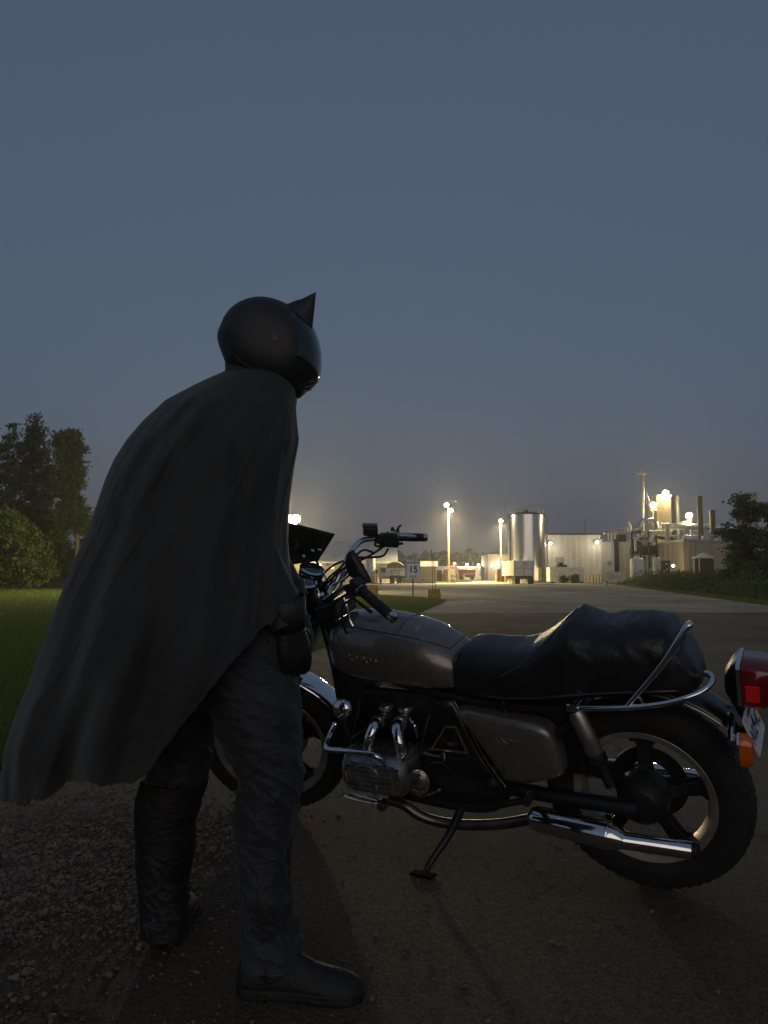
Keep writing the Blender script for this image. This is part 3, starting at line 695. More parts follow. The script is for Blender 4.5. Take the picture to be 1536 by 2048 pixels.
pipe_run('silver elbow pipe turning down onto the brown building wall', [(1325, 1064, 98), (1312, 1066, 98), (1304, 1071, 98), (1301, 1084, 98)], .26)
pipe_run('blue-grey elbow pipe at the white building roof end', [(1203, 1078, 108), (1206, 1068, 108), (1214, 1063, 108), (1250, 1063, 106)], .22)
pipe_run('long thin pipe across the annex roof', [(1205, 1062, 107), (1240, 1060, 106), (1285, 1058, 104)], .14)
pipe_run('upright pale pipe left of the pipe cluster', [(1260, 1088, 103), (1260, 1070, 103), (1260, 1050, 103)], .18, m_wpaint)
pipe_run('sloping pipe strut in the middle of the cluster', [(1271, 1079, 98), (1282, 1072, 98), (1292, 1064, 98)], .16)
pipe_run('pale downpipe ending above the round white tank', [(1271, 1075, 97), (1271, 1090, 97), (1271, 1102, 97)], .16, m_wpaint)
pipe_run('thin crossing brace below the pipe cluster', [(1266, 1076, 96.8), (1278, 1081, 96.8), (1290, 1089, 96.8)], .08)
pipe_run('upright duct before the silo tower foot', [(1335, 1083, 97), (1335, 1066, 97), (1335, 1050, 97)], .26, m_galv)
pipe_run('small hook pipe at the top left of the cluster', [(1253, 1062, 101), (1252, 1049, 101), (1256, 1045, 101), (1259, 1052, 101)], .16)
pipe_run('level pipe just under the thick bright pipe', [(1256, 1066, 102), (1300, 1064, 101), (1345, 1061, 101)], .16)
pipe_run('upright pipe between the silo tower and the stacks', [(1361, 1082, 97), (1361, 1070, 97), (1362, 1060, 97)], .2, m_galv)
pipe_run('low level pipe along the brown building roof', [(1340, 1072, 98), (1375, 1072, 98), (1440, 1072, 98)], .12, m_galv)
pipe_run('dark low pipe behind the elbow on the roof', [(1316, 1074, 99.5), (1330, 1077, 99), (1348, 1077, 99)], .22, m_dark)
# frame and plant room that carry the pipes
t = thing('pipe_rack', (W(1285, 1150, 100).x, 100, 0), 'dark steel rack and machinery under the pipe cluster', 'pipe rack'); M = rel(t)
for u in (1263, 1280, 1297, 1312):
    for Y in (98.5, 102.5):
        a = W(u, 1062, Y); MB().box((a.x - .1, Y - .1, 0), (a.x + .1, Y + .1, a.z)).xf(M).build('post', m_dark, t, 0)
for v in (1063, 1076, 1092, 1108):
    bx(MB(), 1262, 1314, v, v + 2.2, 98.36, .1).xf(M).build('beam', m_dark, t, 0); bx(MB(), 1262, 1314, v + .6, v + 2.2, 102.62, .1).xf(M).build('beam', m_dark, t, 0)
for (u0, u1, v0, v1, Y, mm) in ((1266, 1279, 1078, 1091, 99.2, m_dark), (1282, 1296, 1066, 1091, 99.8, m_galv), (1299, 1311, 1092, 1107, 99.4, m_dark), (1265, 1296, 1094, 1107, 100.5, m_dark), (1298, 1311, 1077, 1091, 101, m_galv)):
    bx(MB(), u0, u1, v0, v1, Y, 1.4).xf(M).build('machine', mm, t, 0, bevel=.08)
for i in range(7):
    u = 1264 + i * 7; a, z = W(u, 1062, 98.45), W(u, 1054, 98.45); MB().tube([a, z], .03, 5).xf(M).build('railing_post', m_galv, t)
MB().tube([W(1263, 1054, 98.45), W(1313, 1054, 98.45)], .035, 5).xf(M).build('railing', m_galv, t)
t = thing('roof_fan_house', (W(1222, 1150, 114).x, 114, 0), 'pale roof plant with upright posts on the annex roof', 'roof plant'); M = rel(t)
for u in (1216, 1222, 1229): bx(MB(), u, u + 2.2, 1063, 1084, 114, .3).xf(M).build('post', m_wpaint, t, 0)
bx(MB(), 1212, 1255, 1066, 1069, 114.3, 1.0).xf(M).build('deck', m_galv, t, 0)
bx(MB(), 1236, 1252, 1069, 1084.5, 115, 2).xf(M).build('fan_box', m_dark, t, 0, bevel=.06)

# ---- tanks at the foot of the buildings
c0 = W(1275, 1150, 86); rr = (W(1289, 1150, 86).x - W(1261, 1150, 86).x) / 2; zz = W(1275, 1117, 86).z
t = thing('plastic_tank', (c0.x, 86, 0), 'fat round white plastic tank before the pipe rack', 'tank'); M = rel(t)
MB().lathe([(rr * .97, 0), (rr, .3), (rr, zz * .5), (rr * 1.02, zz * .52), (rr, zz * .55), (rr, zz - .25), (rr * .9, zz - .05), (rr * .4, zz + .1), (0, zz + .1)], (c0.x, 86, 0), (0, 0, 1), 32).xf(M).build('shell', m_wpl, t)
MB().lathe([(rr * .3, 0), (rr * .3, .15), (0, .15)], (c0.x, 86, zz + .08), (0, 0, 1), 20).xf(M).build('hatch', m_wpl, t)
MB().lathe([(rr * 1.06, 0), (rr * 1.06, .1), (rr * .9, .11)], (c0.x, 86, .004), (0, 0, 1), 32).xf(M).build('footing', m_conw, t)
for i, (u, lab) in enumerate(((1310, 'left of the two slim white cylinders by the brown wall'), (1317.5, 'right of the two slim white cylinders by the brown wall'))):
    c0 = W(u, 1150, 87); zz = W(u, 1115, 87).z
    t = thing('gas_cylinder', (c0.x, 87, 0), lab, 'cylinder', 'slim white cylinders'); M = rel(t)
    MB().lathe([(.2, .0), (.2, .1)], (c0.x, 87, 0), (0, 0, 1), 16, cap=True).xf(M).build('foot', m_dark, t)
    MB().lathe([(.2, .1), (.2, zz - .15), (.14, zz), (0, zz + .04)], (c0.x, 87, 0), (0, 0, 1), 16).xf(M).build('shell', m_wpl, t)
t = thing('control_cabinet', (W(1332, 1150, 86).x, 86, 0), 'dark equipment cabinet with pale gauges by the brown wall', 'cabinet'); M = rel(t)
bx(MB(), 1325, 1340, 1121, 1152, 86, .8, 0).xf(M).build('case', m_dark, t, 0, bevel=.03)
for (u, v) in ((1333, 1128), (1334, 1139), (1328, 1143)):
    p0 = W(u, v, 85.96); MB().lathe([(.10, 0), (.10, .05), (0, .05)], (p0.x, 86.0, p0.z), (0, -1, 0), 14).xf(M).build('gauge', m_wpl, t)
bx(MB(), 1321, 1324, 1124, 1160, 86.3, .15, 0).xf(M).build('conduit', m_galv, t, 0)
c0 = W(1407.5, 1150, 84.5); rr = (W(1427, 1150, 84.5).x - W(1388, 1150, 84.5).x) / 2; zz = W(1407, 1116, 84.5).z; zp = W(1407, 1106, 84.5).z
t = thing('black_tank', (c0.x, 84.5, 0), 'squat black tank with white cone lid before the brown wall', 'tank'); M = rel(t)
MB().lathe([(rr, 0), (rr, zz)], (c0.x, 84.5, 0), (0, 0, 1), 36).xf(M).build('shell', m_stack, t, 60)
MB().lathe([(rr + .08, -.05), (rr + .08, .06), (rr * .35, zp - zz - .1), (rr * .2, zp - zz), (0, zp - zz + .05)], (c0.x, 84.5, zz), (0, 0, 1), 36).xf(M).build('lid', m_wpl, t)
for u in (1389, 1396): 
    a = W(u, 1118, 84.5 - rr * .75); MB().tube([(a.x, 84.5 - rr * (1.02 if u > 1390 else .55), 0), (a.x, 84.5 - rr * (1.02 if u > 1390 else .55), a.z)], .05, 6).xf(M).build('pipe', m_wpl, t)
p0 = W(1423, 1136, 83); MB().lathe([(.0, -.3), (.10, -.22), (.13, 0), (.10, .22), (0, .3)], (p0.x, 84.5 - rr * .72, p0.z), (0, 0, 1), 12).xf(M).build('warning_lamp', glow('dim_red_glow', (1, .03, .06), 1.2), t)
t = thing('blue_chute', W(1290, 1166, 89), 'blue-grey sloping chute between the tanks', 'chute'); t.location.z = 0; M = rel(t)
MB().tube([W(1287, 1163, 89), W(1305, 1136, 90)], .18, 6).xf(M).build('duct', mat('blue_grey_paint', (.18, .24, .28), .6, 0, .15, 3), t)
MB().tube([(W(1305, 1150, 90).x, 90, 0), W(1305, 1136, 90)], .06, 6).xf(M).build('leg', m_dark, t)
t = thing('barrier_hoop', (W(1252, 1150, 87).x, 87, 0), 'yellow tube hoop guarding the white plastic tank', 'barrier'); M = rel(t)
a, z = W(1247, 1137, 87), W(1258, 1137, 87)
MB().tube([(a.x, 87, 0), (a.x, 87, a.z - .1), (a.x + .1, 87, a.z), (z.x - .1, 87, z.z), (z.x, 87, z.z - .1), (z.x, 87, 0)], .06, 8).xf(M).build('hoop', m_yel, t)
MB().tube([(a.x, 87, a.z * .55), (z.x, 87, a.z * .55)], .045, 8).xf(M).build('rail', m_yel, t)

# ---- far end of the road
b = thing('long_low_building', (W(925, 1150, 172).x, 172, 0), 'long low grey-green building across the far end of the road', 'building'); M = rel(b)
bx(MB(), 862, 987, 1136, 1160, 172, 12, 0).xf(M).build('wall', m_beige, b, 0)
bx(MB(), 860, 989, 1132.5, 1136, 171.6, 13).xf(M).build('roof', m_galv, b, 0)
for u in (868, 876, 890): bx(MB(), u, u + 5, 1141, 1150, 171.95, .04).xf(M).build('window', m_glassd, b, 0)
for u, v in ((909, 1127.5), (934, 1129), (957, 1130), (966.5, 1130)):
    p0 = W(u, v, 170); h, l = MB(), MB(); lamp_head(h, l, p0, (0, -.9, -.4), .6, .5)
    ho = h.xf(M).build('roof_lamp', m_dark, b); l.xf(M).build('lens', m_lampw, ho)
    MB().tube([p0 + Vector((0, .2, 0)), (p0.x, 172.2, W(u, 1134, 172).z)], .06, 6).xf(M).build('bracket', m_dark, b)
light('lamp_light', W(940, 1128, 166), 3200, b, color=(1, .88, .6))
b = thing('brown_block', (W(995, 1150, 150).x, 150, 0), 'plain brown block building left of the silver tank', 'building'); M = rel(b)
bx(MB(), 976, 1016, 1110, 1160, 150, 10, 0).xf(M).build('wall', m_brown, b, 0)
bx(MB(), 975.5, 1016.5, 1108.6, 1110.5, 149.8, 10.4).xf(M).build('parapet', m_galv, b, 0)
bx(MB(), 1003, 1014, 1095, 1108.5, 154, 3).xf(M).build('roof_box', m_galv, b, 0)
for (u, v) in ((985, 1130), (996, 1128), (1003, 1124)):
    p0 = W(u, v, 149.6); MB().lathe([(0, -.12), (.2, -.08), (.22, .05), (0, .14)], p0, (0, 0, 1), 10).xf(M).build('wall_lamp', m_lampw, b)
light('lamp_light', W(1000, 1130, 147), 700, b, color=(1, .80, .5))
t = thing('red_trailer', (W(930, 1150, 165).x, 165, 0), 'red box trailer with white letters at the end of the road', 'trailer'); M = rel(t)
bx(MB(), 915, 951, 1139, 1152.5, 165, 2.6).xf(M).build('box', m_red, t, 0, bevel=.05)
lettering('lettering', 'NTUM', M @ frame_mat(W(938, 1148, 164.95), (1, 0, 0), (0, 0, 1)), .75, m_wpaint, t, .01, .012)
bx(MB(), 916, 950, 1152.5, 1155, 165.3, 2).xf(M).build('chassis', m_dark, t, 0)
for u in (919, 924, 944): p0 = W(u, 1155, 165.2); MB().lathe([(.2, 0), (.48, .02), (.5, .1), (.48, .28), (.2, .3)], (p0.x, 165.05, .5), (0, 1, 0), 16, cap=True).xf(M).build('wheel', m_black, t)
t = thing('site_cabin', (W(972, 1150, 158).x, 158, 0), 'small white cabin with one lit window, raised on blocks', 'cabin'); M = rel(t)
bx(MB(), 961.5, 983, 1136, 1152.5, 158, 3).xf(M).build('wall', m_wpaint, t, 0)
bx(MB(), 961, 983.5, 1133.4, 1136, 157.8, 3.4).xf(M).build('roof', m_galv, t, 0)
w = bx(MB(), 969, 976, 1137, 1144.5, 157.95, .03).xf(M).build('window_frame', m_galv, t, 0); bx(MB(), 969.9, 975.1, 1138, 1143.6, 157.92, .02).xf(M).build('pane', m_win, w, 0)
for u in (963, 971, 980): bx(MB(), u, u + 1.6, 1152.5, 1161, 158.3, .4, 0).xf(M).build('block', m_dark, t, 0)
t = thing('signal_post', (W(908, 1150, 120).x, 120, 0), 'post carrying a pair of red signal lights', 'signal'); M = rel(t)
MB().tube([(W(911, 1150, 120).x, 120, 0), W(911.5, 1124, 120)], .07, 8).xf(M).build('post', m_wpaint, t)
bx(MB(), 901, 912.3, 1129.5, 1136.5, 119.85, .15).xf(M).build('head', m_red, t, 0, bevel=.03)
for u in (903.6, 909): p0 = W(u, 1133, 119.8); MB().lathe([(.17, 0), (.14, .05), (0, .08)], (p0.x, 119.84, p0.z), (0, -1, 0), 16).xf(M).build('lens', m_redl, t)
light('lamp_light', (W(906, 1133, 119).x, 119.2, W(906, 1133, 119).z), 15, t, .1, (1, .08, .05))
t = thing('barrier_gate', (W(915, 1150, 118).x, 118, 0), 'leaning pale barrier arm with its low yellow rail', 'barrier'); M = rel(t)
MB().tube([(W(917.5, 1150, 118).x, 118, 0), W(913, 1126, 118)], [.12, .07], 8).xf(M).build('arm', m_wpaint, t)
MB().tube(cr([W(902, 1152, 117.8), W(908, 1151.5, 117.8), W(914, 1154, 117.8), W(919, 1154, 117.8)], 4), .14, 8).xf(M).build('rail', m_yel, t)
for u in (904, 917): p0 = W(u, 1153, 117.8); MB().tube([(p0.x, 117.8, 0), p0], .07, 6).xf(M).build('leg', m_yel, t)
t = thing('utility_stack', (W(1000, 1150, 118).x, 118, 0), 'rust coloured pump skid with pipes left of the tank', 'pump skid'); M = rel(t)
m_rust = mat('rust_paint', (.30, .13, .07), .8, 0, .3, 3)
for (u0, u1, v0, v1, Y) in ((1003, 1009, 1128, 1152, 118), (996, 1001, 1138, 1160, 118.4), (1009, 1014, 1138, 1160, 118.2)): bx(MB(), u0, u1, v0, v1, Y, .6, 0).xf(M).build('housing', m_rust, t, 0, bevel=.05)
for u in (1002, 1007, 1012): MB().tube([W(u, 1150, 117.8), W(u, 1118, 117.8), W(u + 3, 1116, 117.8)], .09, 6).xf(M).build('pipe', m_wpaint, t)
t = thing('radio_mast', (W(1170.5, 1150, 420).x, 420, 0), 'very distant thin radio mast over the white building', 'mast'); M = rel(t)
MB().tube([(W(1170.5, 1150, 420).x, 420, 0), W(1170.5, 1034, 420)], [.5, .25], 6).xf(M).build('pole', m_galv, t)
for v in (1036, 1046): MB().lathe([(0, -.6), (.6, -.4), (.6, .4), (0, .6)], W(1170.5, v, 420), (0, 0, 1), 8).xf(M).build('beacon', m_wpl, t)
t = thing('equipment_stack', (W(892, 1150, 125).x, 125, 0), 'dark stacked equipment beside the low building, left of the signal', 'equipment'); M = rel(t)
for (u0, u1, v0, v1, Y, mm) in ((874, 884, 1140, 1160, 125, m_dark), (888, 897, 1139, 1162, 124, m_rust), (884, 888, 1146, 1160, 125.5, m_galv)): bx(MB(), u0, u1, v0, v1, Y, 1.2, 0).xf(M).build('case', mm, t, 0, bevel=.06)
for v in (1143, 1148, 1153, 1158): bx(MB(), 888.5, 896.5, v, v + .7, 123.94, .04).xf(M).build('shelf', m_galv, t, 0)
n = 9000; fy = rng.uniform(100, 118, n); fx = np.interp(fy, [100, 118], [3.5, 8]) + rng.random(n) * 6.5 - 1
S_ = np.stack([fx, fy], 1); blades('far_verge_grass', 'strip of lit grass between block wall and the far road', S_, rng.uniform(.06, .16, n), rng.uniform(.02, .05, n), m_blade)
# far wooded rise
def woods(name, label, X0, X1, Y, hts, m, n=4000, leaf=2.2):
    n_ = n; x = rng.uniform(X0, X1, n_); y = rng.uniform(Y, Y + 40, n_); hm = np.interp(x, np.linspace(X0, X1, len(hts)), hts)
    hm = hm * (1 + .10 * np.sin(x * .31) + .08 * np.sin(x * .83 + 1))
    z = rng.random(n_) ** .6 * hm
    return leaves(name, np.stack([x, y, z], 1), leaf, m)
def leaves(name, P, size, m, flat=0.3):
    n = len(P); a = rng.normal(0, 1, (n, 3)); a /= np.linalg.norm(a, axis=1)[:, None]
    b_ = rng.normal(0, 1, (n, 3)); b_ -= a * (a * b_).sum(1)[:, None]; b_ /= np.linalg.norm(b_, axis=1)[:, None]
    s = size * rng.uniform(.55, 1.3, n)[:, None]
    V = np.stack([P - a * s * .5, P + b_ * s * .32, P + a * s * .6, P - b_ * s * .32], 1).reshape(-1, 3)
    me = bpy.data.meshes.new(name); me.vertices.add(4 * n); me.vertices.foreach_set('co', V.ravel())
    me.loops.add(4 * n); me.loops.foreach_set('vertex_index', np.arange(4 * n)); me.polygons.add(n)
    me.polygons.foreach_set('loop_start', np.arange(n) * 4); me.polygons.foreach_set('loop_total', np.full(n, 4)); me.update(calc_edges=True)
    me.materials.append(m); o = bpy.data.objects.new(name, me); col.objects.link(o); return o
m_leaf = leafmat('leaf', (.034, .058, .016), (.075, .110, .030))
m_leafd = leafmat('dark_leaf', (.028, .046, .016), (.060, .088, .028))
m_leafb = leafmat('bright_leaf', (.050, .090, .016), (.10, .150, .030))
o = woods('distant_woods', '', -140, 160, 400, [9, 10, 9, 11, 12, 12.5, 13, 11, 9, 10], m_leafd, 9000, 2.6)
tag(o, 'far dark wooded rise behind the lamp posts', 'woods', kind='stuff')
# ================================================================ trees and weeds
m_bark = mat('bark', (.16, .12, .08), .9, 0, .3, 6, bump=.5, bscale=25, stretch=(3, 3, .5))
def tree(name, label, u, Y, top_v, crown, m, trunk_r=.16, leaf=.24, nclump=90, per=70, cat='tree', group=None, limb=True, sweep=0.0, base_x=None):
    """crown: ellipses (u, v, ru, rv) seen from the road; each fills a round volume with leaf clumps"""
    bX = W(u, 1150, Y).x; t = thing(name, (bX, Y, 0), label, cat, group); px = Y / F_PX
    pts = []; cents = []
    A = np.array([c[2] * c[3] for c in crown], float); A /= A.sum()
    for (cu, cv, ru, rv), w in zip(crown, A):
        c = W(cu, cv, Y); rx, rz = ru * px, rv * px; ry = rx * .9
        n = max(6, int(nclump * w))
        for _ in range(n):
            d = rng.normal(0, 1, 3); d /= np.linalg.norm(d); rr = rng.random() ** .45
            q = np.array([c.x, c.y, c.z]) + d * rr * np.array([rx, ry, rz])
            if q[2] < .25: q[2] = .25 + rng.random() * .4
            cents.append(q); cs = leaf * rng.uniform(1.2, 2.6)
            g = rng.normal(0, 1, (int(per * rng.uniform(.5, 1.3)), 3)) * np.array([cs, cs, cs * .55]) * .55
            g[:, 0] += sweep * g[:, 2] ; pts.append(q + g)
    P = np.concatenate(pts); P = P[P[:, 2] > .03]
    o = leaves('crown', P - np.array([bX, Y, 0]), leaf, m); o.parent = t
    zt = W(u, top_v, Y).z
    mb = MB(); base = Vector((0, 0, 0)); tip = Vector((sweep * .4, 0, zt * .86))
    sp = cr([base, Vector((.08, 0, zt * .3)), Vector((-.05 + sweep * .15, .05, zt * .6)), tip], 4)
    mb.tube(sp, [trunk_r * 1.3, trunk_r, trunk_r * .7, trunk_r * .2], 8)
    tr = mb.build('trunk', m_bark, t)
    if limb:
        idx = rng.choice(len(cents), min(22, len(cents)), replace=False); lm = MB()
        for i in idx:
            e = Vector(cents[i]) - Vector((bX, Y, 0)); k = min(len(sp) - 2, max(1, int(len(sp) * min(.95, e.z / zt * .75)))); s = sp[k]
            mid = s.lerp(e, .5) + Vector((0, 0, -.12 * (e - s).length)); lm.tube(cr([s, mid, e], 3), [trunk_r * .45, trunk_r * .25, .012], 6)
        lo = lm.build('limbs', m_bark, tr)
    return t
G1 = 'tall trees beyond the lawn'
tree('poplar_tree', 'tall windblown tree cut by the left edge of the picture', 20, 62, 850, [(25, 872, 7, 22), (12, 892, 7, 22), (38, 905, 8, 26), (-4, 910, 8, 26), (22, 925, 10, 24), (-22, 915, 9, 34), (8, 950, 12, 28), (38, 955, 12, 28), (-18, 965, 16, 34), (22, 985, 16, 28), (-30, 1010, 24, 36), (8, 1025, 24, 32), (40, 1030, 20, 34), (-25, 1070, 46, 36), (30, 1080, 34, 30)], m_leafd, .22, .24, 330, 60, group=G1, sweep=.6)
tree('poplar_tree', 'tallest windblown tree, its tip left of the caped back', 75, 64, 835, [(70, 850, 5, 20), (60, 868, 6, 18), (80, 872, 6, 22), (70, 890, 8, 24), (52, 900, 7, 22), (88, 908, 8, 24), (66, 925, 10, 26), (98, 940, 8, 24), (48, 945, 9, 26), (80, 955, 11, 26), (62, 980, 13, 26), (98, 985, 12, 28), (80, 1015, 15, 28), (56, 1030, 16, 28), (102, 1040, 16, 32), (78, 1065, 20, 28), (60, 1090, 30, 24), (108, 1085, 20, 26)], m_leafd, .22, .24, 330, 60, group=G1, sweep=.6)
tree('poplar_tree', 'full green tree with a pale bare trunk nearest the cape', 150, 60, 860, [(115, 880, 6, 16), (127, 872, 6, 16), (138, 868, 6, 16), (152, 876, 7, 16), (146, 892, 9, 20), (122, 902, 9, 20), (158, 905, 8, 24), (136, 915, 11, 24), (150, 930, 10, 24), (122, 940, 10, 22), (160, 950, 7, 24), (140, 955, 13, 24), (126, 975, 12, 22), (152, 985, 12, 26), (136, 1005, 14, 24), (158, 1020, 11, 24), (124, 1030, 14, 22), (142, 1045, 13, 20), (168, 1050, 13, 24), (116, 1065, 16, 18)], m_leaf, .15, .22, 300, 70, group=G1, sweep=.25)
tree('round_bush', 'big bright green round bush at the lawn edge, far left', 30, 56, 1020, [(20, 1070, 60, 52), (45, 1110, 52, 50), (60, 1145, 45, 30), (0, 1130, 60, 45), (-60, 1110, 60, 60)], m_leafb, .12, .26, 330, 130, 'bush', limb=True)
tree('hedge_bush', 'dark dense bush under the bare trunk, right of the round bush', 128, 63, 1080, [(130, 1120, 28, 40), (112, 1145, 25, 30), (165, 1130, 30, 40), (200, 1135, 40, 38)], m_leafd, .1, .28, 170, 100, 'bush')
tree('spruce_tree', 'small pointed evergreen tip between bare trunk and cape', 176, 68, 1012, [(177, 1030, 5, 16), (178, 1060, 11, 22), (178, 1095, 17, 24), (180, 1130, 22, 30)], m_leafd, .1, .2, 60, 70)
tree('hedge_bush', 'dark bushes hidden mostly behind the caped person', 300, 66, 1095, [(250, 1135, 50, 35), (330, 1135, 60, 32), (420, 1140, 60, 28), (500, 1142, 50, 22)], m_leafd, .1, .28, 110, 80, 'bush')
t = thing('garden_shed', (W(113, 1150, 60).x, 60, 0), 'little grey shed under the dark bush at the lawn edge', 'shed'); M = rel(t)
bx(MB(), 100, 127, 1162, 1178, 60, 1.2, 0).xf(M).build('wall', m_dark, t, 0); bx(MB(), 99, 128, 1160, 1162, 59.9, 1.4).xf(M).build('roof', m_dark, t, 0)
GR = 'trees at the right edge'; m_leafr = leafmat('ash_leaf', (.060, .085, .034), (.115, .150, .058))
tree('ash_tree', 'open-crowned tree at the right edge before the brown building', 1492, 44, 985, [(1478, 1002, 26, 12), (1500, 1025, 30, 22), (1462, 1066, 24, 16), (1495, 1075, 32, 30), (1470, 1110, 26, 22), (1505, 1125, 40, 32), (1480, 1150, 34, 24)], m_leafr, .12, .18, 150, 70, group=GR)
tree('ash_tree', 'second tree cut off by the right edge of the picture', 1560, 42, 990, [(1545, 1020, 34, 26), (1570, 1060, 50, 40), (1535, 1085, 26, 24), (1555, 1130, 55, 45), (1530, 1150, 30, 26)], m_leafr, .12, .18, 150, 70, group=GR)
# tall weeds between pavement and plant
n = 60000
wy = 24 + rng.random(n) ** 1.35 * 66
ed = np.interp(wy, [21, 24.4, 35, 55, 79, 95], [12.9, 12.6, 14.8, 19, 24.3, 27])
off = 1.2 + rng.random(n) ** 1.2 * 12
hm = np.clip((off - .9) * .55, .05, 1.0) * (.75 + .35 * np.sin(wy * .9) * np.sin(off * 1.1 + wy * .35)) * np.interp(wy, [24, 40, 90], [.8, 1.15, 1.5])
P = np.stack([ed + off, wy, .03 + rng.random(n) * np.clip(hm, .08, 2)], 1)
o = leaves('tall_weeds', P, .20, leafmat('weed_leaf', (.045, .072, .016), (.100, .140, .034)))
tag(o, 'thick strip of tall weeds along the right side of the pavement', 'weeds', kind='stuff')
n = 26000; wy = 21.5 + rng.random(n) ** 1.4 * 70
ed = np.interp(wy, [21, 24.4, 35, 55, 79, 95], [12.9, 12.6, 14.8, 19, 24.3, 27])
S = np.stack([ed + rng.random(n) * 2.0 - .05, wy], 1)
blades('margin_grass', 'short bright grass margin between pavement and tall weeds', S, rng.uniform(.05, .12, n), rng.uniform(.006, .014, n), m_blade)
for u, v, lab, rr in ((1128, 1158, 'round dark shrub before the white container', 6), (1150, 1155, 'small spiky shrub on a stem by the container', 5)):
    tree('shrub', lab, u, 96, v - rr, [(u, v, rr, rr), (u, v + 5, rr * .8, rr * .7)], m_leafd, .05, .18, 40, 30, 'shrub', 'shrubs by the container')
g = W(1357, 1150, 83); mb = MB()
rg = []
for k in range(6):
    f_ = k / 5; rg.append([(g.x + (1 - f_) ** .8 * 1.1 * math.cos(a) * (1 + .15 * math.sin(3 * a + k)), 83 + (1 - f_) ** .8 * .9 * math.sin(a), .62 * f_ ** .8) for a in np.linspace(0, 2 * math.pi, 14)[:-1]])
o = mb.loft(rg).build('dirt_heap', mat('bare_dirt', (.20, .14, .09), .95, 0, .3, 4, bump=.6, bscale=9), origin=(g.x, 83, 0)); tag(o, 'heap of brown dirt behind the weeds by the brown wall', 'dirt heap')
from mathutils import noise as bnoise
# ================================================================ motorcycle
BX, BY, YAW, LEAN = .9071, 2.6723, .535, .2743
fw = Vector((-math.cos(YAW), math.sin(YAW), 0)); lh = Vector((-math.sin(YAW), -math.cos(YAW), 0)); upv = Vector((0, 0, 1))
lyv = lh * math.cos(LEAN) - upv * math.sin(LEAN); lzv = lh * math.sin(LEAN) + upv * math.cos(LEAN)
BM = Matrix(((fw.x, lyv.x, lzv.x, BX), (fw.y, lyv.y, lzv.y, BY), (fw.z, lyv.z, lzv.z, 0.006), (0, 0, 0, 1)))
BMI = BM.inverted()
bike = thing('motorcycle', (0, 0, 0), 'dark grey touring motorcycle leaning on its side stand beside the caped person', 'motorcycle')
bike.matrix_world = BM
def L(u, v, y):                        # pixel on the bike's own plane at lateral offset y (left of the middle)
    o = BMI @ Vector((0, 0, CAM_H)); d = BMI.to_3x3() @ ray(u, v)
    t = (y - o.y) / d.y; return o + d * t
m_paint = mat('charcoal_metallic_paint', (.20, .18, .165), .36, .6, .10, 40, coat=.9)
m_chrome = mat('chrome', (.78, .78, .80), .07, 1.0, .04, 30)
m_alu = mat('brushed_aluminium', (.46, .43, .39), .38, .9, .14, 25)
m_rim = mat('rim_aluminium', (.50, .45, .38), .42, .75, .12, 30)
m_bblack = mat('black_enamel', (.012, .012, .013), .32, 0, .15, 15, coat=.3)
m_frame = mat('black_frame_paint', (.010, .010, .011), .45, 0, .2, 20)
m_tyre = mat('tyre_rubber', (.016, .0155, .015), .78, 0, .25, 30, bump=.15, bscale=200)
m_vinyl = mat('seat_vinyl', (.016, .017, .020), .36, 0, .15, 14, bump=.12, bscale=120)
m_pipin = mat('seat_piping', (.05, .05, .055), .25, 0, .1, 10)
m_rubber = mat('grip_rubber', (.014, .014, .014), .6, 0, .2, 60, bump=.2, bscale=300)
m_plast = mat('black_plastic', (.018, .018, .018), .42, 0, .15, 20)
m_engine = mat('cast_alloy', (.46, .46, .47), .27, .92, .2, 18, bump=.12, bscale=120)
m_engd = mat('dark_casting', (.03, .03, .03), .5, .5, .2, 18, bump=.15, bscale=120)
m_redlens = mat('red_lens', (.17, .006, .012), .14, 0, .15, 30, coat=.6)
m_redrefl = mat('red_reflector', (.95, .015, .02), .2, 0, .05, 90, coat=.5)
m_amber = mat('amber_lens', (.62, .11, .008), .18, 0, .12, 40, coat=.5)
m_plate = mat('plate_white', (.62, .62, .64), .45, 0, .05, 20)
m_blue = mat('plate_blue', (.02, .03, .10), .5, 0, .05, 20)
m_gold = mat('gold_badge', (.42, .30, .10), .4, .7, .1, 40)
m_smoke = mat('smoked_screen', (.030, .032, .026), .12, 0, .1, 6, coat=.5)
m_gauge = mat('gauge_glass', (.03, .035, .045), .08, 0, .1, 10, coat=1.0)

STEER = R(19.7); SA = Vector((1.16, 0, .93)); SD = Vector((-.47, 0, .883)).normalized()
SM = Matrix.Translation(SA) @ Matrix.Rotation(STEER, 4, SD) @ Matrix.Translation(-SA)

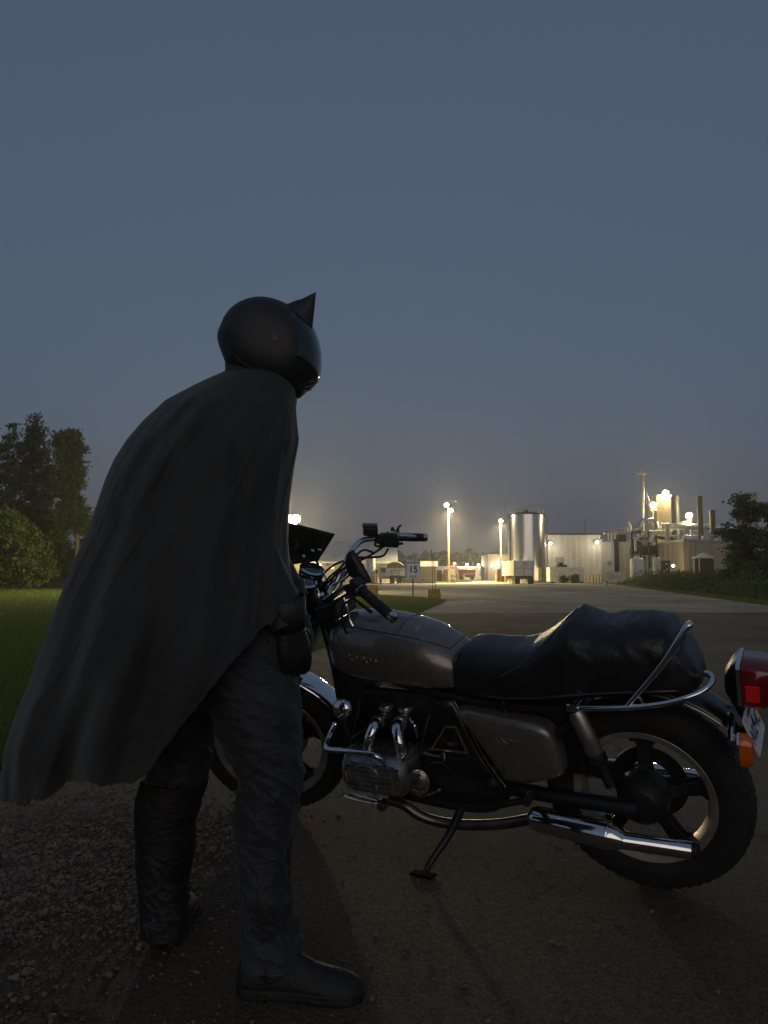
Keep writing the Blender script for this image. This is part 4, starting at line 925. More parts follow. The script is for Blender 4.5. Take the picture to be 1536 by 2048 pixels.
def ring_lathe(mb, prof, c, n=56, a0=0.0, a1=2 * math.pi):
    """prof (radius, y) round the wheel axle"""
    full = abs(a1 - a0 - 2 * math.pi) < 1e-6; N = n if full else n + 1
    rows = [[Vector((c[0] + r * math.cos(a0 + (a1 - a0) * k / n), c[1] + y, c[2] + r * math.sin(a0 + (a1 - a0) * k / n))) for k in range(N)] for r, y in prof]
    mb.grid(rows, closed_u=full); return mb
def wheel(name, c, rr, rt, hw, M):
    prof_t = [(rr - .006, -hw * .72), (rr + .02, -hw * .95), ((rr + rt) / 2, -hw), (rt - .018, -hw * .82), (rt - .004, -hw * .45), (rt, 0), (rt - .004, hw * .45), (rt - .018, hw * .82), ((rr + rt) / 2, hw), (rr + .02, hw * .95), (rr - .006, hw * .72)]
    prof_r = [(rr, hw * .80), (rr + .004, hw * .74), (rr - .016, hw * .62), (rr - .022, hw * .2), (rr - .028, -hw * .2), (rr - .016, -hw * .62), (rr + .004, -hw * .74), (rr, -hw * .80), (rr - .022, -hw * .66), (rr - .034, -.01), (rr - .034, .01), (rr - .022, hw * .66), (rr, hw * .80)]
    w = ring_lathe(MB(), prof_r, c).xf(M).build(name, m_rim, bike)
    ring_lathe(MB(), prof_t, c, 72).xf(M).build('tyre', m_tyre, w)
    tr = MB()
    for k in range(60):                                   # tread lugs round the shoulder
        a = 2 * math.pi * k / 60
        for s in (-1, 1):
            pts = [((rt - .0105) , s * hw * .72), (rt - .0015, s * hw * .30)]
            q = [];
            for (r, y), da in ((pts[0], .0), (pts[1], .05), (pts[1], .10), (pts[0], .05)):
                q.append(Vector((c[0] + (r + .0012) * math.cos(a + da), c[1] + y, c[2] + (r + .0012) * math.sin(a + da))))
            ctr = Vector(c); tr.prism(q, (ctr - q[0]).normalized() * .008)
    tb = tr.xf(M).build('tread', m_tyre, w, 0); tb['kind'] = 'stuff'
    for k in range(5):                                    # pressed twin-blade spokes
        a = 2 * math.pi * (k + .3) / 5; mb = MB()
        for y0, y1 in ((.030, .018), (-.030, -.018)):
            P = []
            for (r, da) in ((.055, -.5), (.055, .5), (.11, .17), (rr - .05, .13), (rr - .024, .24), (rr - .024, -.24), (rr - .05, -.13), (.11, -.17)):
                P.append(Vector((c[0] + r * math.cos(a + da), c[1] + (y0 if r < .1 else y1), c[2] + r * math.sin(a + da))))
            mb.prism(P, (0, .005, 0))
        mb.xf(M).build('spoke', m_engd, w, 0)
    h = MB(); rows = [(.0, -.075), (.03, -.075), (.045, -.05), (.068, -.035), (.068, .035), (.045, .05), (.03, .075), (0, .075)]
    ring_lathe(h, rows, c, 28).xf(M).build('hub', m_engine, w)
    return w
RW = (0, 0, .33); FW = (1.545, 0, .335)
I4 = Matrix.Identity(4)
rw = wheel('rear_wheel', RW, .226, .33, .062, I4)
ring_lathe(MB(), [(.075, .036), (.125, .036), (.125, .042), (.075, .042), (.075, .036)], (0, -.1, .33), 40).build('brake_disc', m_engd, rw)
f_ = wheel('front_wheel', FW, .251, .335, .05, SM)
for s in (-1, 1): ring_lathe(MB(), [(.085, 0), (.14, 0), (.14, .006), (.085, .006), (.085, 0)], (FW[0], s * .062, FW[2]), 40).xf(SM).build('brake_disc', m_alu, f_)

# forks
offv = Vector((.883, 0, .47)) * .06
for s in (-1, 1):
    a = Vector((FW[0], s * .098, FW[2])) ; top = a + SD * .70
    fk = MB().tube([a + SD * .30, top], .0185, 14).xf(SM).build('fork_tube', m_chrome, bike)
    MB().tube([a - SD * .05, a + SD * .02, a + SD * .30, a + SD * .31], [.022, .028, .026, .022], 14).xf(SM).build('fork_slider', m_engine, fk)
    MB().tube([a + SD * .31, a + SD * .36], [.028, .024], 14).xf(SM).build('dust_seal', m_rubber, fk)
    MB().lathe([(.0, 0), (.02, 0), (.02, .03), (0, .035)], Vector((FW[0], s * .08, FW[2])), (0, s, 0), 16).xf(SM).build('axle_nut', m_chrome, fk)
    cal = Vector((FW[0] - .13, s * .062, FW[2] + .045)); MB().box(cal + Vector((-.03, -.03, -.05)), cal + Vector((.03, .03, .05))).xf(SM).build('brake_caliper', m_engd, fk, 0, bevel=.008)
for k, dz in enumerate((.52, .66)):
    p0 = Vector((FW[0], 0, FW[2])) + SD * dz
    MB().box(p0 + Vector((-.06, -.125, -.016)), p0 + Vector((.035, .125, .016))).xf(SM).build('fork_clamp', m_frame, bike, 0, bevel=.008)
# front mudguard
mb = MB(); rows = []
for k in range(25):
    a = R(28 + 128 * k / 24); rows.append([Vector((FW[0] + (.365 + .012 * (1 - (j / 4 - 1) ** 2)) * math.cos(a) - .0, .062 * (j / 4 - 1), FW[2] + (.352 + .014 * (1 - (j / 4 - 1) ** 2)) * math.sin(a))) for j in range(9)])
mb.grid(rows).xf(SM).build('front_mudguard', m_chrome, bike, 60, solid=.002)
for s in (-1, 1):
    MB().tube([Vector((FW[0] - .06, s * .064, FW[2] + .345)), Vector((FW[0] - .02, s * .088, FW[2] + .22)), Vector((FW[0], s * .098, FW[2] + .1))], .006, 6).xf(SM).build('mudguard_stay', m_chrome, bike)

# headlamp and dials
hc = Vector((1.30, 0, .98))
hl = MB().lathe([(.0, -.11), (.05, -.10), (.083, -.05), (.092, 0), (.092, .03)], hc, Vector((1, 0, -.08)), 28).xf(SM).build('headlamp', m_bblack, bike)
MB().lathe([(.092, .03), (.097, .035), (.095, .055), (.085, .058)], hc, Vector((1, 0, -.08)), 28).xf(SM).build('rim', m_chrome, hl)
MB().lathe([(.085, .052), (.05, .066), (0, .072)], hc, Vector((1, 0, -.08)), 28).xf(SM).build('lens', m_gauge, hl)
for s in (-1, 1):
    g0 = Vector((1.215, s * .058, 1.065)); ax = Vector((-.45, 0, .9))
    gg = MB().lathe([(.03, -.07), (.048, -.05), (.05, 0), (.05, .012)], g0, ax, 24).xf(SM).build('dial', m_bblack, bike)
    MB().lathe([(.05, .012), (.052, .016), (.044, .02)], g0, ax, 24).xf(SM).build('bezel', m_chrome, gg)
    MB().lathe([(.046, .015), (.02, .019), (0, .02)], g0, ax, 24).xf(SM).build('glass', m_gauge, gg)
    # front indicators
    i0 = Vector((1.24, s * .19, .93)); MB().tube([Vector((1.23, s * .1, .93)), i0], .008, 8).xf(SM).build('indicator_stalk', m_chrome, bike)
    ii = MB().lathe([(0, -.04), (.028, -.03), (.038, 0), (.038, .012)], i0, (1, 0, 0), 18).xf(SM).build('front_indicator', m_bblack, bike)
    MB().lathe([(.036, .012), (.025, .03), (0, .036)], i0, (1, 0, 0), 18).xf(SM).build('lens', m_amber, ii)
# small smoked screen over the headlamp
A, B, C, D = L(670, 1068, -.19), L(560, 1046, .17), L(636, 1122, -.165), L(540, 1150, .15)
A.x += .0
rows = []
for i in range(13):
    t = i / 12; row = []
    for j in range(17):
        s = j / 16; p = (A.lerp(B, s)).lerp(C.lerp(D, s), t); w = 1 - (2 * s - 1) ** 2
        p = p + Vector((.10 * w, 0, .030 * w * (1 - t))); row.append(p)
    rows.append(row)
sc = MB().grid(rows).build('screen', m_smoke, bike, 60, solid=.004)
for (u, v, y) in ((636, 1100, -.16), (604, 1113, -.06), (622, 1102, -.10)):
    q = L(u, v, y) ; MB().lathe([(.0, 0), (.007, .001), (.007, .004), (0, .006)], q + Vector((-.008, 0, .0)), lyv * 0 + Vector((-.6, .6, .3)), 10).build('screw', m_chrome, sc)
MB().tube([C + Vector((0, .01, -.0)), Vector((1.2, -.09, .99))], .006, 6).build('screen_stay', m_chrome, sc)
MB().tube([D + Vector((0, -.01, 0)), Vector((1.27, .09, .99))], .006, 6).build('screen_stay', m_chrome, sc)

# handlebar
Lg0, Lg1 = L(722, 1180, .27), L(783, 1233, .33)
Rg0, Rg1 = L(797, 1072, -.31), L(846, 1075, -.40)
bar = cr([Rg1, Rg0, L(757, 1076, -.26), L(722, 1082, -.20), L(700, 1108, -.13), L(680, 1150, -.07), L(660, 1182, -.02), L(652, 1200, .04), L(662, 1196, .11), L(690, 1176, .19), Lg0, Lg1], 6)
hb = MB().tube(bar, .0115, 12).build('handlebar', m_chrome, bike)
def grip(a, b):
    g = MB(); d = (b - a); g.tube([a, a + d * .03, a + d * .06, a + d * .94, b], [.021, .021, .0172, .0172, .017], 16); o = g.build('grip', m_rubber, hb)
    rb = MB()
    for k in range(9): rb.lathe([(.0172, -.002), (.0185, 0), (.0172, .002)], a + d * (.14 + .085 * k), d, 14)
    r_ = rb.build('grip_ribs', m_rubber, hb); r_['kind'] = 'stuff'
    MB().tube([b - d.normalized() * .003, b + d.normalized() * .014, b + d.normalized() * .018], [.0175, .0175, .012], 14).build('bar_end', m_chrome, hb)
grip(Lg0, Lg1); grip(Rg0.lerp(L(765, 1074, -.275), .75), Rg1)
def chunk(name, c, sx, sy, sz, ax, m, par, bev=.006):
    x = Vector(ax).normalized(); M = frame_mat(c, x, Vector((0, 0, 1)).cross(x)); return MB().box((-sx, -sy, -sz), (sx, sy, sz), M).build(name, m, par, 0, bevel=bev)
dL, dR = (Lg1 - Lg0).normalized(), (Rg1 - Rg0).normalized()
chunk('switch_block', Lg0 - dL * .022, .022, .022, .026, dL, m_plast, hb); 
MB().tube([Lg0 - dL * .004, Lg0 + dL * .006], [.023, .023], 16).build('collar', m_alu, hb)
chunk('switch_block', L(779, 1080, -.285), .035, .026, .028, dR, m_plast, hb)
MB().tube([L(790, 1070, -.30), L(796, 1071, -.31)], .022, 14).build('collar', m_alu, hb)
rs = chunk('brake_reservoir', L(741, 1061, -.23), .030, .028, .020, Vector((-.85, -.5, -.18)), m_plast, hb, .008)
chunk('lid', L(740, 1051, -.23), .031, .029, .005, Vector((-.85, -.5, -.18)), m_plast, rs, .003)
chunk('master_cylinder', L(765, 1078, -.26), .03, .018, .020, dR, m_plast, hb)
MB().tube([L(795, 1062, -.30), L(797, 1054, -.30), L(803, 1050, -.305)], [.006, .005, .004], 8).build('kill_switch', m_plast, hb)
MB().tube([L(786, 1062, -.29), L(784, 1054, -.29)], [.009, .006], 8).build('thumb_switch', m_plast, hb)
MB().tube(cr([L(775, 1088, -.25) + Vector((.06, 0, 0)), L(790, 1092, -.31) + Vector((.075, 0, 0)), L(830, 1086, -.40) + Vector((.06, 0, 0))], 5), [.006, .005, .006], 8).build('brake_lever', m_engd, hb)
a = Lg0 - dL * .02 + Vector((.05, 0, .0)); MB().tube(cr([a - Vector((.045, 0, 0)), a, a + dL * .07 + Vector((.02, 0, 0)), a + dL * .165 + Vector((.01, 0, 0))], 5), [.008, .006, .005, .006], 8).build('clutch_lever', m_engd, hb)
for pts in ([(776, 1098, -.27), (765, 1112, -.23), (735, 1115, -.16), (700, 1118, -.08), (670, 1150, .0), (652, 1190, .03)],
            [(768, 1092, -.27), (745, 1108, -.2), (722, 1120, -.13), (690, 1135, -.06), (655, 1165, -.02), (640, 1185, -.02)],
            [(700, 1118, -.12), (672, 1128, -.09), (650, 1145, -.08), (638, 1165, -.06)],
            [(697, 1124, -.12), (675, 1140, -.08), (655, 1158, -.05), (640, 1180, -.03)],
            [(748, 1106, -.24), (728, 1100, -.19), (712, 1112, -.14), (690, 1150, -.09), (676, 1185, -.05)],
            [(715, 1182, .25), (690, 1190, .2), (668, 1210, .12), (662, 1250, .08)],
            [(712, 1190, .24), (685, 1215, .17), (690, 1260, .12), (712, 1290, .08)]):
    MB().tube(cr([L(*p) for p in pts], 5), .0048, 7).build('cable', m_plast, hb)
# drooping mirror
mv = [(697, 1106), (706, 1100), (713, 1110), (727, 1133), (739, 1155), (742, 1165), (734, 1166), (716, 1161), (704, 1153), (697, 1143), (694, 1122)]
mp = [L(u, v, -.02) for u, v in mv]; cc = sum(mp, Vector()) / len(mp)
mi = MB(); nrm = Vector((.35, .9, .1)).normalized()
mi.loft([[cc + (p - cc) * k + nrm * d for p in mp] for d, k in ((.022, .55), (.016, .85), (.006, 1.0), (-.004, 1.0), (-.006, .93))])
mo = mi.build('mirror', m_plast, hb, 50)
MB().tube(cr([L(698, 1150, -.02), L(682, 1162, -.01), L(664, 1170, .02), L(655, 1186, .05)], 5), .006, 8).build('stem', m_chrome, mo)
# instrument clutter below the bars
MB().tube(cr([L(688, 1196, .10), L(694, 1215, .11), L(700, 1240, .12), L(706, 1252, .12)], 5), .004, 6).build('choke_cable', m_chrome, hb)
chunk('ignition_panel', L(672, 1215, .03), .05, .075, .035, Vector((-1, 0, .3)), m_plast, hb, .012)

# tank
TX = [.585, .60, .64, .70, .78, .88, .98, 1.06, 1.11, 1.125]
TT = [.790, .812, .842, .873, .896, .914, .922, .915, .890, .86]      # top
TBt = [.700, .676, .670, .672, .676, .682, .690, .70, .72, .75]        # bottom
TW = [.095, .112, .128, .140, .148, .150, .146, .132, .105, .07]
def tank_pt(x, th):
    top, bot, w = interp(TX, TT, x), interp(TX, TBt, x), interp(TX, TW, x)
    zc = bot + (top - bot) * .38; s, c = math.sin(th), math.cos(th)
    e = .62 if s > 0 else .45
    y = w * math.copysign(abs(c) ** (.78 if s > 0 else .45), c); z = zc + (top - zc if s > 0 else zc - bot) * math.copysign(abs(s) ** e if s < 0 else abs(s) ** .95, s)
    return Vector((x, y, z))
xs = np.concatenate([np.linspace(.585, .64, 7), np.linspace(.66, 1.04, 18), np.linspace(1.06, 1.125, 6)])
tk = MB().loft([[tank_pt(x, 2 * math.pi * k / 48) for k in range(48)] for x in xs]).build('fuel_tank', m_paint, bike, 50)
def on_tank(path, r, m, name):
    MB().tube(cr([tank_pt(x, th) + (tank_pt(x, th) - Vector((x, 0, .76))).normalized() * .0006 for x, th in path], 6), r, 6).build(name, m, tk)
on_tank([(1.05, R(52)), (.95, R(50)), (.84, R(50)), (.74, R(52)), (.66, R(56)), (.615, R(62))], .0016, m_frame, 'lid_seam')
on_tank([(1.05, R(128)), (.95, R(130)), (.84, R(130)), (.74, R(128)), (.66, R(124)), (.615, R(118))], .0016, m_frame, 'lid_seam')
on_tank([(.80, R(51)), (.80, R(75)), (.80, R(105)), (.80, R(129))], .0016, m_frame, 'lid_seam')
on_tank([(.615, R(62)), (.61, R(80)), (.61, R(100)), (.615, R(118))], .0016, m_frame, 'lid_seam')
on_tank([(.60, R(-30)), (.70, R(-34)), (.84, R(-34)), (.98, R(-32)), (1.08, R(-28))], .0022, m_chrome, 'trim')
q = tank_pt(.74, R(72)); MB().lathe([(.0, .003), (.012, .003), (.013, 0), (.013, -.004)], q, (q - Vector((q.x, 0, .80))), 16).build('lock', m_alu, tk)
tp = tank_pt(.945, R(3)); tx = (tank_pt(.90, R(3)) - tank_pt(.99, R(3))); ty = tank_pt(.945, R(20)) - tank_pt(.945, R(-12))
lettering('lettering', 'HONDA', frame_mat(tp + Vector((0, .001, 0)), tx, ty), .036, m_chrome, tk, .0015, .0006, 1.15)

# seat: low saddle and a soft high hump behind it
SX = [-.205, -.195, -.17, -.12, -.06, .02, .09, .13, .165, .195, .23, .27, .32, .38, .46, .52, .56, .59, .605]
ST = [.770, .800, .860, .925, .935, .926, .918, .930, .946, .930, .898, .868, .838, .822, .822, .828, .826, .800, .76]
SB = [.735, .725, .718, .712, .706, .700, .690, .682, .676, .672, .668, .664, .660, .656, .652, .652, .654, .66, .68]
SW = [.06, .095, .120, .140, .150, .155, .158, .160, .160, .160, .160, .160, .158, .155, .148, .140, .130, .115, .09]
def seat_pt(x, th):
    top, bot, w = interp(SX, ST, x), interp(SX, SB, x), interp(SX, SW, x)
    zc = bot + (top - bot) * .45; s, c = math.sin(th), math.cos(th)
    y = w * math.copysign(abs(c) ** .6, c); z = zc + (top - zc if s > 0 else zc - bot) * math.copysign(abs(s) ** (.80 if s > 0 else .4), s)
    # folds in the slack cover over the hump
    if s > -.2 and x < .26:
        k = min(1, (.26 - x) / .1) * max(0, min(1, (s + .2) / .4))
        f = math.sin(x * 46 + c * 5.0) * math.sin(th * 2.3 + x * 9) + .6 * math.sin(x * 83 - th * 7)
        n_ = bnoise.noise(Vector((x * 9 + z * 14, z * 26 - x * 16, c * 2.0))); rg_ = (1 - abs(n_) * 2.2); f = .55 * f + 1.5 * max(0, rg_) ** 2 - .6
        y += .0022 * f * k * math.copysign(1, c); z += .0028 * f * k * (.35 + .65 * abs(s))
    return Vector((x, y, z))
xs = np.linspace(-.205, .605, 110)
st = MB().loft([[seat_pt(x, 2 * math.pi * k / 64) for k in range(64)] for x in xs]).build('seat', m_vinyl, bike, 60)
def on_seat(path, r, m, name):
    MB().tube(cr([seat_pt(x, th) for x, th in path], 6), r, 8).build(name, m, st)
on_seat([(.40, R(14)), (.37, R(22)), (.32, R(36)), (.27, R(52)), (.22, R(66)), (.185, R(82)), (.18, R(98)), (.22, R(114)), (.27, R(128)), (.33, R(146)), (.40, R(166))], .0042, m_pipin, 'piping')
on_seat([(.60, R(8)), (.585, R(40)), (.58, R(70)), (.58, R(110)), (.585, R(140)), (.60, R(172))], .0035, m_pipin, 'piping')
on_seat([(.60, R(-14)), (.45, R(-16)), (.3, R(-18)), (.1, R(-20)), (-.1, R(-22)), (-.19, R(-20))], .0035, m_pipin, 'piping')

# side panel under the seat
def panel(name, pix, y, th, m, par, bev=.008, bulge=0.0, rnd=True):
    P = [L(u, v, y) for u, v in pix]; P = cr(P, 3, True) if rnd else P
    c = sum(P, Vector()) / len(P); mb = MB()
    mb.loft([[c + (p - c) * k + Vector((0, d, 0)) for p in P] for d, k in ((-th, 1.0), (-.004, 1.0), (.004, .985), (.010 + bulge * .4, .94), (.012 + bulge, .80), (.012 + bulge * 1.1, .4))])
    return mb.build(name, m, par, 60)
sp_ = panel('side_panel', [(914, 1420), (1000, 1432), (1070, 1446), (1096, 1458), (1110, 1480), (1124, 1520), (1128, 1545), (1112, 1556), (1060, 1566), (1014, 1560), (1000, 1545), (975, 1508), (945, 1465)], .155, .05, m_paint, bike, bulge=.008)
def strip(name, pix, y, r, m, par): return MB().tube(cr([L(u, v, y) for u, v in pix], 5), r, 7).build(name, m, par)
strip('crease', [(966, 1487), (980, 1506), (1000, 1528), (1016, 1535), (1050, 1538), (1085, 1539)], .172, .0022, m_alu, sp_)
o0 = L(1006, 1482, .1755); ex = L(1050, 1488, .1755) - o0; ey = L(1006, 1470, .1755) - o0
lettering('lettering', 'GOLD', frame_mat(L(1003, 1482, .176), ex, ey), .021, m_chrome, sp_, .001, .0004, 1.2)
lettering('lettering', 'WING', frame_mat(L(1041, 1487, .176), ex, ey), .021, m_chrome, sp_, .001, .0004, 1.2)
for i in range(4): chunk('badge_stripe', L(1085, 1487 + i * 6, .175), .006, .0012, .0025, Vector((-1, 0, 0)), m_alu, sp_, 0)

# frame, battery tray and inner mass
fr = MB()
for s in (-1, 1):
    fr.tube(cr([(1.17, s * .03, .86), (1.12, s * .07, .72), (1.08, s * .11, .45), (1.02, s * .12, .30), (.85, s * .13, .255), (.55, s * .13, .25), (.44, s * .125, .32), (.40, s * .12, .5), (.42, s * .11, .66)], 5), .017, 10)
    fr.tube(cr([(1.17, s * .03, .88), (1.0, s * .05, .72), (.7, s * .09, .655), (.4, s * .115, .64), (.1, s * .125, .66), (-.16, s * .12, .70)], 5), .015, 10)
    fr.tube([(.42, s * .12, .36), (.14, s * .14, .66)], .012, 10)
fm = fr.build('frame', m_frame, bike)
MB().box((.47, -.095, .33), (1.0, .095, .648)).build('air_box', m_frame, fm, 0, bevel=.02)
MB().box((.16, -.09, .40), (.46, .09, .64)).build('battery_box', m_frame, fm, 0, bevel=.02)
MB().tube([(1.15, 0, .80), (1.20, 0, .96)][::1], .035, 16).build('steering_head', m_frame, fm)
rd = MB().box((1.06, -.115, .40), (1.10, .115, .74)).build('radiator', m_frame, bike, 0, bevel=.006)
fins = MB()
for i in range(22): fins.box((1.098, -.108, .415 + i * .0145), (1.106, .108, .419 + i * .0145))
fo = fins.build('radiator_fins', m_engd, bike, 0); fo['kind'] = 'stuff'

# slanting black plate with its trapezoid badge frame
pp = panel('side_plate', [(872, 1402), (906, 1400), (938, 1462), (968, 1520), (1012, 1578), (1006, 1598), (985, 1612), (930, 1618), (870, 1612), (838, 1590), (838, 1555), (862, 1498), (886, 1448)], .125, .05, m_bblack, bike, rnd=False)
strip('edge_trim', [(908, 1402), (940, 1460), (972, 1520), (1014, 1578)], .137, .0026, m_alu, pp)
tz = [L(u, v, .146) for u, v in ((891, 1451), (913, 1451), (938, 1507), (862, 1498))]
mb = MB(); cc = sum(tz, Vector()) / 4
for i in range(4):
    a, b_ = tz[i], tz[(i + 1) % 4]; mb.prism([a, b_, cc + (b_ - cc) * .86, cc + (a - cc) * .86], (0, .006, 0))
mb.build('badge_frame', m_alu, pp, 0)
mb = MB(); c_ = L(901, 1484, .149); ux, uz = (L(915, 1484, .149) - c_) / 14, (L(901, 1470, .149) - c_) / 14
for s in (-1, 1):
    for k in range(4):
        mb.prism([c_ + ux * s * 1 + uz * (-4 + k * 1.2), c_ + ux * s * (13 - k * 2.4) + uz * (2.6 - k * 2.1), c_ + ux * s * (11 - k * 2.4) + uz * (1.2 - k * 2.1), c_ + ux * s * 1 + uz * (-5 + k * 1.2)], (0, .002, 0))
mb.prism([c_ + ux * -3 + uz * -2, c_ + ux * 3 + uz * -2, c_ + uz * -9], (0, .003, 0)); mb.build('wing_badge', m_gold, pp, 0)
gr = MB()
for k in range(20):
    u = 868 + k * 5; p0, p1 = L(u, 1547 + k * .7, .1385), L(u + 26, 1583 + k * .3, .1385)
    gr.tube([p0, p1], .0022, 5)
go = gr.build('grille_slats', m_engd, pp, 0); go['kind'] = 'stuff'
strip('peg_bracket', [(840, 1503), (870, 1512), (880, 1512)], .15, .005, m_alu, pp)
MB().tube([L(886, 1508, .16), L(888, 1520, .19)], [.007, .006], 10).build('cap_nut', m_chrome, pp)

# engine: flat four
en = MB().box((.56, -.14, .29), (1.02, .14, .46)).build('engine', m_engd, bike, 0, bevel=.03, seg=3)
for s in (-1, 1):
    x0, x1, z0, z1 = (.735, .985, .345, .475) if s > 0 else (.80, 1.05, .345, .475)
    y0, y1 = (.14, .305)
    hd = MB(); rg = []
    for d, k in ((0, .86), (.02, .95), (.10, 1.0), (.14, .97), (.165, .86)):
        rg.append([Vector(((x0 + x1) / 2 + (x1 - x0) / 2 * k * sx, s * (y0 + d), (z0 + z1) / 2 + (z1 - z0) / 2 * k * sz)) for sx, sz in ((-1, -.75), (-.85, -1), (.85, -1), (1, -.75), (1, .75), (.85, 1), (-.85, 1), (-1, .75))])
    hd.loft(rg); ho = hd.build('cylinder_head', m_engine, bike, 50)
    for i in range(6):
        z = z0 + .022 + i * .0175; MB().tube([Vector((x0 + .03, s * (y1 - .003), z)), Vector((x1 - .03, s * (y1 - .003), z))], .0055, 6).build('fin', m_engine, ho)
    MB().tube(cr([Vector((x0 + .10, s * (y1 + .002), z1 - .045)), Vector((x0 + .13, s * (y1 + .004), z1 - .018)), Vector((x0 + .17, s * (y1 + .004), z1 - .018)), Vector((x0 + .20, s * (y1 + .002), z1 - .045))], 5), .004, 6).build('cover_arch', m_alu, ho)
    for i in range(3): ring = MB().lathe([(.070 - i * .002, -.006), (.077 - i * .002, -.003), (.077 - i * .002, .003), (.070 - i * .002, .006)], Vector((x1 - .004 - i * .024, s * .235, (z0 + z1) / 2)), (1, 0, 0), 22).build('cam_cover_ring', m_alu, ho)
    for dx in (.0, .135):
        MB().box((x0 + .045 + dx, min(s * (y1 - .012), s * (y1 + .003)), z0 + .012), (x0 + .053 + dx, max(s * (y1 - .012), s * (y1 + .003)), z1 - .012)).build('divider', m_alu, ho, 0, bevel=.002)
    for i in range(9):
        xx = x0 + .012 + i * .028; MB().box((xx, min(s * (y0 + .01), s * (y1 - .03)), z1 - .006), (xx + .006, max(s * (y0 + .01), s * (y1 - .03)), z1 + .010)).build('cooling_fin', m_engine, ho, 0, bevel=.0015)
    for (dx, dz) in ((.02, .02), (.02, .11), (.22, .02), (.22, .11), (.12, .03)):
        MB().lathe([(0, .006), (.005, .005), (.006, 0)], Vector((x0 + dx, s * (y1 - .002), z0 + dz)), (0, s, 0), 10).build('bolt', m_chrome, ho)
MB().box(L(800, 1546, .2) + Vector((-.03, -.02, -.03)), L(800, 1546, .2) + Vector((.03, .03, .03)), ).build('thermostat', m_alu, en, 0, bevel=.008)
sq = L(799, 1546, .25); SQ = Matrix.Translation(sq) @ Matrix.Rotation(R(38), 4, 'Y')
MB().box((-.024, -.05, -.024), (.024, .0, .024), SQ).build('ignition_cover', m_engd, en, 0, bevel=.004)
for a0_, b0_ in (((-.026, -.002, .022), (.026, .004, .027)), ((-.026, -.002, -.027), (.026, .004, -.022)), ((-.027, -.002, -.0215), (-.022, .004, .0215)), ((.022, -.002, -.0215), (.027, .004, .0215))): MB().box(a0_, b0_, SQ).build('cover_edge', m_chrome, en, 0)
for i in range(5): MB().lathe([(.050 - i * .003, -.003), (.054 - i * .003, 0), (.050 - i * .003, .003)], L(833, 1562, .165 + i * .012), (0, 1, 0), 26).build('cover_ring', m_chrome if i % 2 else m_alu, en)
for pts in ([(845, 1545, .15), (858, 1530, .17), (880, 1525, .16), (900, 1540, .14)], [(700, 1480, .2), (720, 1465, .17), (745, 1450, .12)], [(860, 1430, .12), (850, 1460, .15), (842, 1500, .16), (835, 1530, .17)], [(720, 1400, .1), (715, 1430, .14), (706, 1470, .15), (700, 1510, .2)]):
    MB().tube(cr([L(*p) for p in pts], 6), .006, 8).build('hose', m_rubber, en)
for (u, v, y, r) in ((838, 1560, .15, .045), (770, 1605, .17, .02)): MB().lathe([(r, 0), (r, .03), (r * .8, .036), (0, .036)], L(u, v, y), (0, 1, 0), 24).build('round_cover', m_engine, en)
for i, (u, v) in enumerate(((826, 1555), (834, 1558))): MB().tube(cr([L(u - 4, v - 22, .19), L(u, v - 8, .2), L(u - 3, v + 12, .19)], 4), .007, 10).build('hose_pipe', m_chrome, en)
# chrome intake bends and carburettor caps
for pts, r in (([(770, 1436, .13), (757, 1442, .17), (748, 1456, .21), (739, 1480, .235), (736, 1505, .235)], .0215), ([(812, 1440, .13), (800, 1445, .17), (795, 1458, .21), (799, 1485, .235), (806, 1512, .235)], .0215)):
    ip = MB().tube(cr([L(*p) for p in pts], 6), r, 16).build('intake_bend', m_chrome, bike)
    MB().tube([L(*pts[1]), L(*pts[1]).lerp(L(*pts[2]), .25)], r + .005, 16).build('clamp', m_alu, ip)
    a = L(*pts[-1]); MB().lathe([(r + .01, -.006), (r + .012, .006), (r, .008)], a, (0, 0, 1), 16).build('flange', m_alu, ip)
for (u, v) in ((772, 1412), (811, 1416)):
    cb = MB().lathe([(.026, -.05), (.026, 0), (.022, .008), (0, .010)], L(u, v, .10), (0, .1, 1), 18).build('carburettor', m_engine, bike)
    MB().lathe([(.029, -.006), (.029, .0), (.026, .003)], L(u, v, .10), (0, .1, 1), 18).build('cap_ring', m_alu, cb)
    chunk('float_bowl', L(u + 6, v + 24, .11), .03, .03, .03, Vector((1, 0, 0)), m_engd, cb)
MB().tube(cr([L(822, 1438, .14), L(830, 1452, .16), L(836, 1472, .15)], 5), .007, 10).build('linkage', m_chrome, bike)
# horn
h0 = L(684, 1418, .16); hn = MB().lathe([(0, .018), (.016, .017), (.030, .011), (.036, .004), (.036, -.01), (.02, -.02)], h0, Vector((-.15, .9, .25)), 28).build('horn', m_chrome, bike)
MB().lathe([(.0365, .003), (.039, .0), (.0365, -.004)], h0, Vector((-.15, .9, .25)), 28).build('rim', m_alu, hn)
# crash bars
MB().tube(cr([L(u, v, y) for u, v, y in ((668, 1450, .14), (660, 1468, .24), (653, 1490, .31), (657, 1499, .325), (690, 1502, .33), (735, 1507, .33), (758, 1516, .325), (772, 1530, .30), (786, 1550, .24), (790, 1562, .16))], 5), .0105, 12).build('engine_guard', m_chrome, bike)
MB().tube(cr([L(u, v, y) for u, v, y in ((680, 1578, .20), (688, 1590, .29), (700, 1596, .30), (730, 1603, .30), (754, 1607, .295), (756, 1602, .27), (730, 1595, .25), (700, 1588, .22))], 5), .0055, 10).build('lower_guard', m_chrome, bike)
MB().tube(cr([(1.05, -.14, .56), (1.04, -.28, .52), (1.02, -.33, .50), (.85, -.33, .49), (.76, -.30, .46), (.72, -.16, .40)], 5), .0105, 12).build('engine_guard', m_chrome, bike)

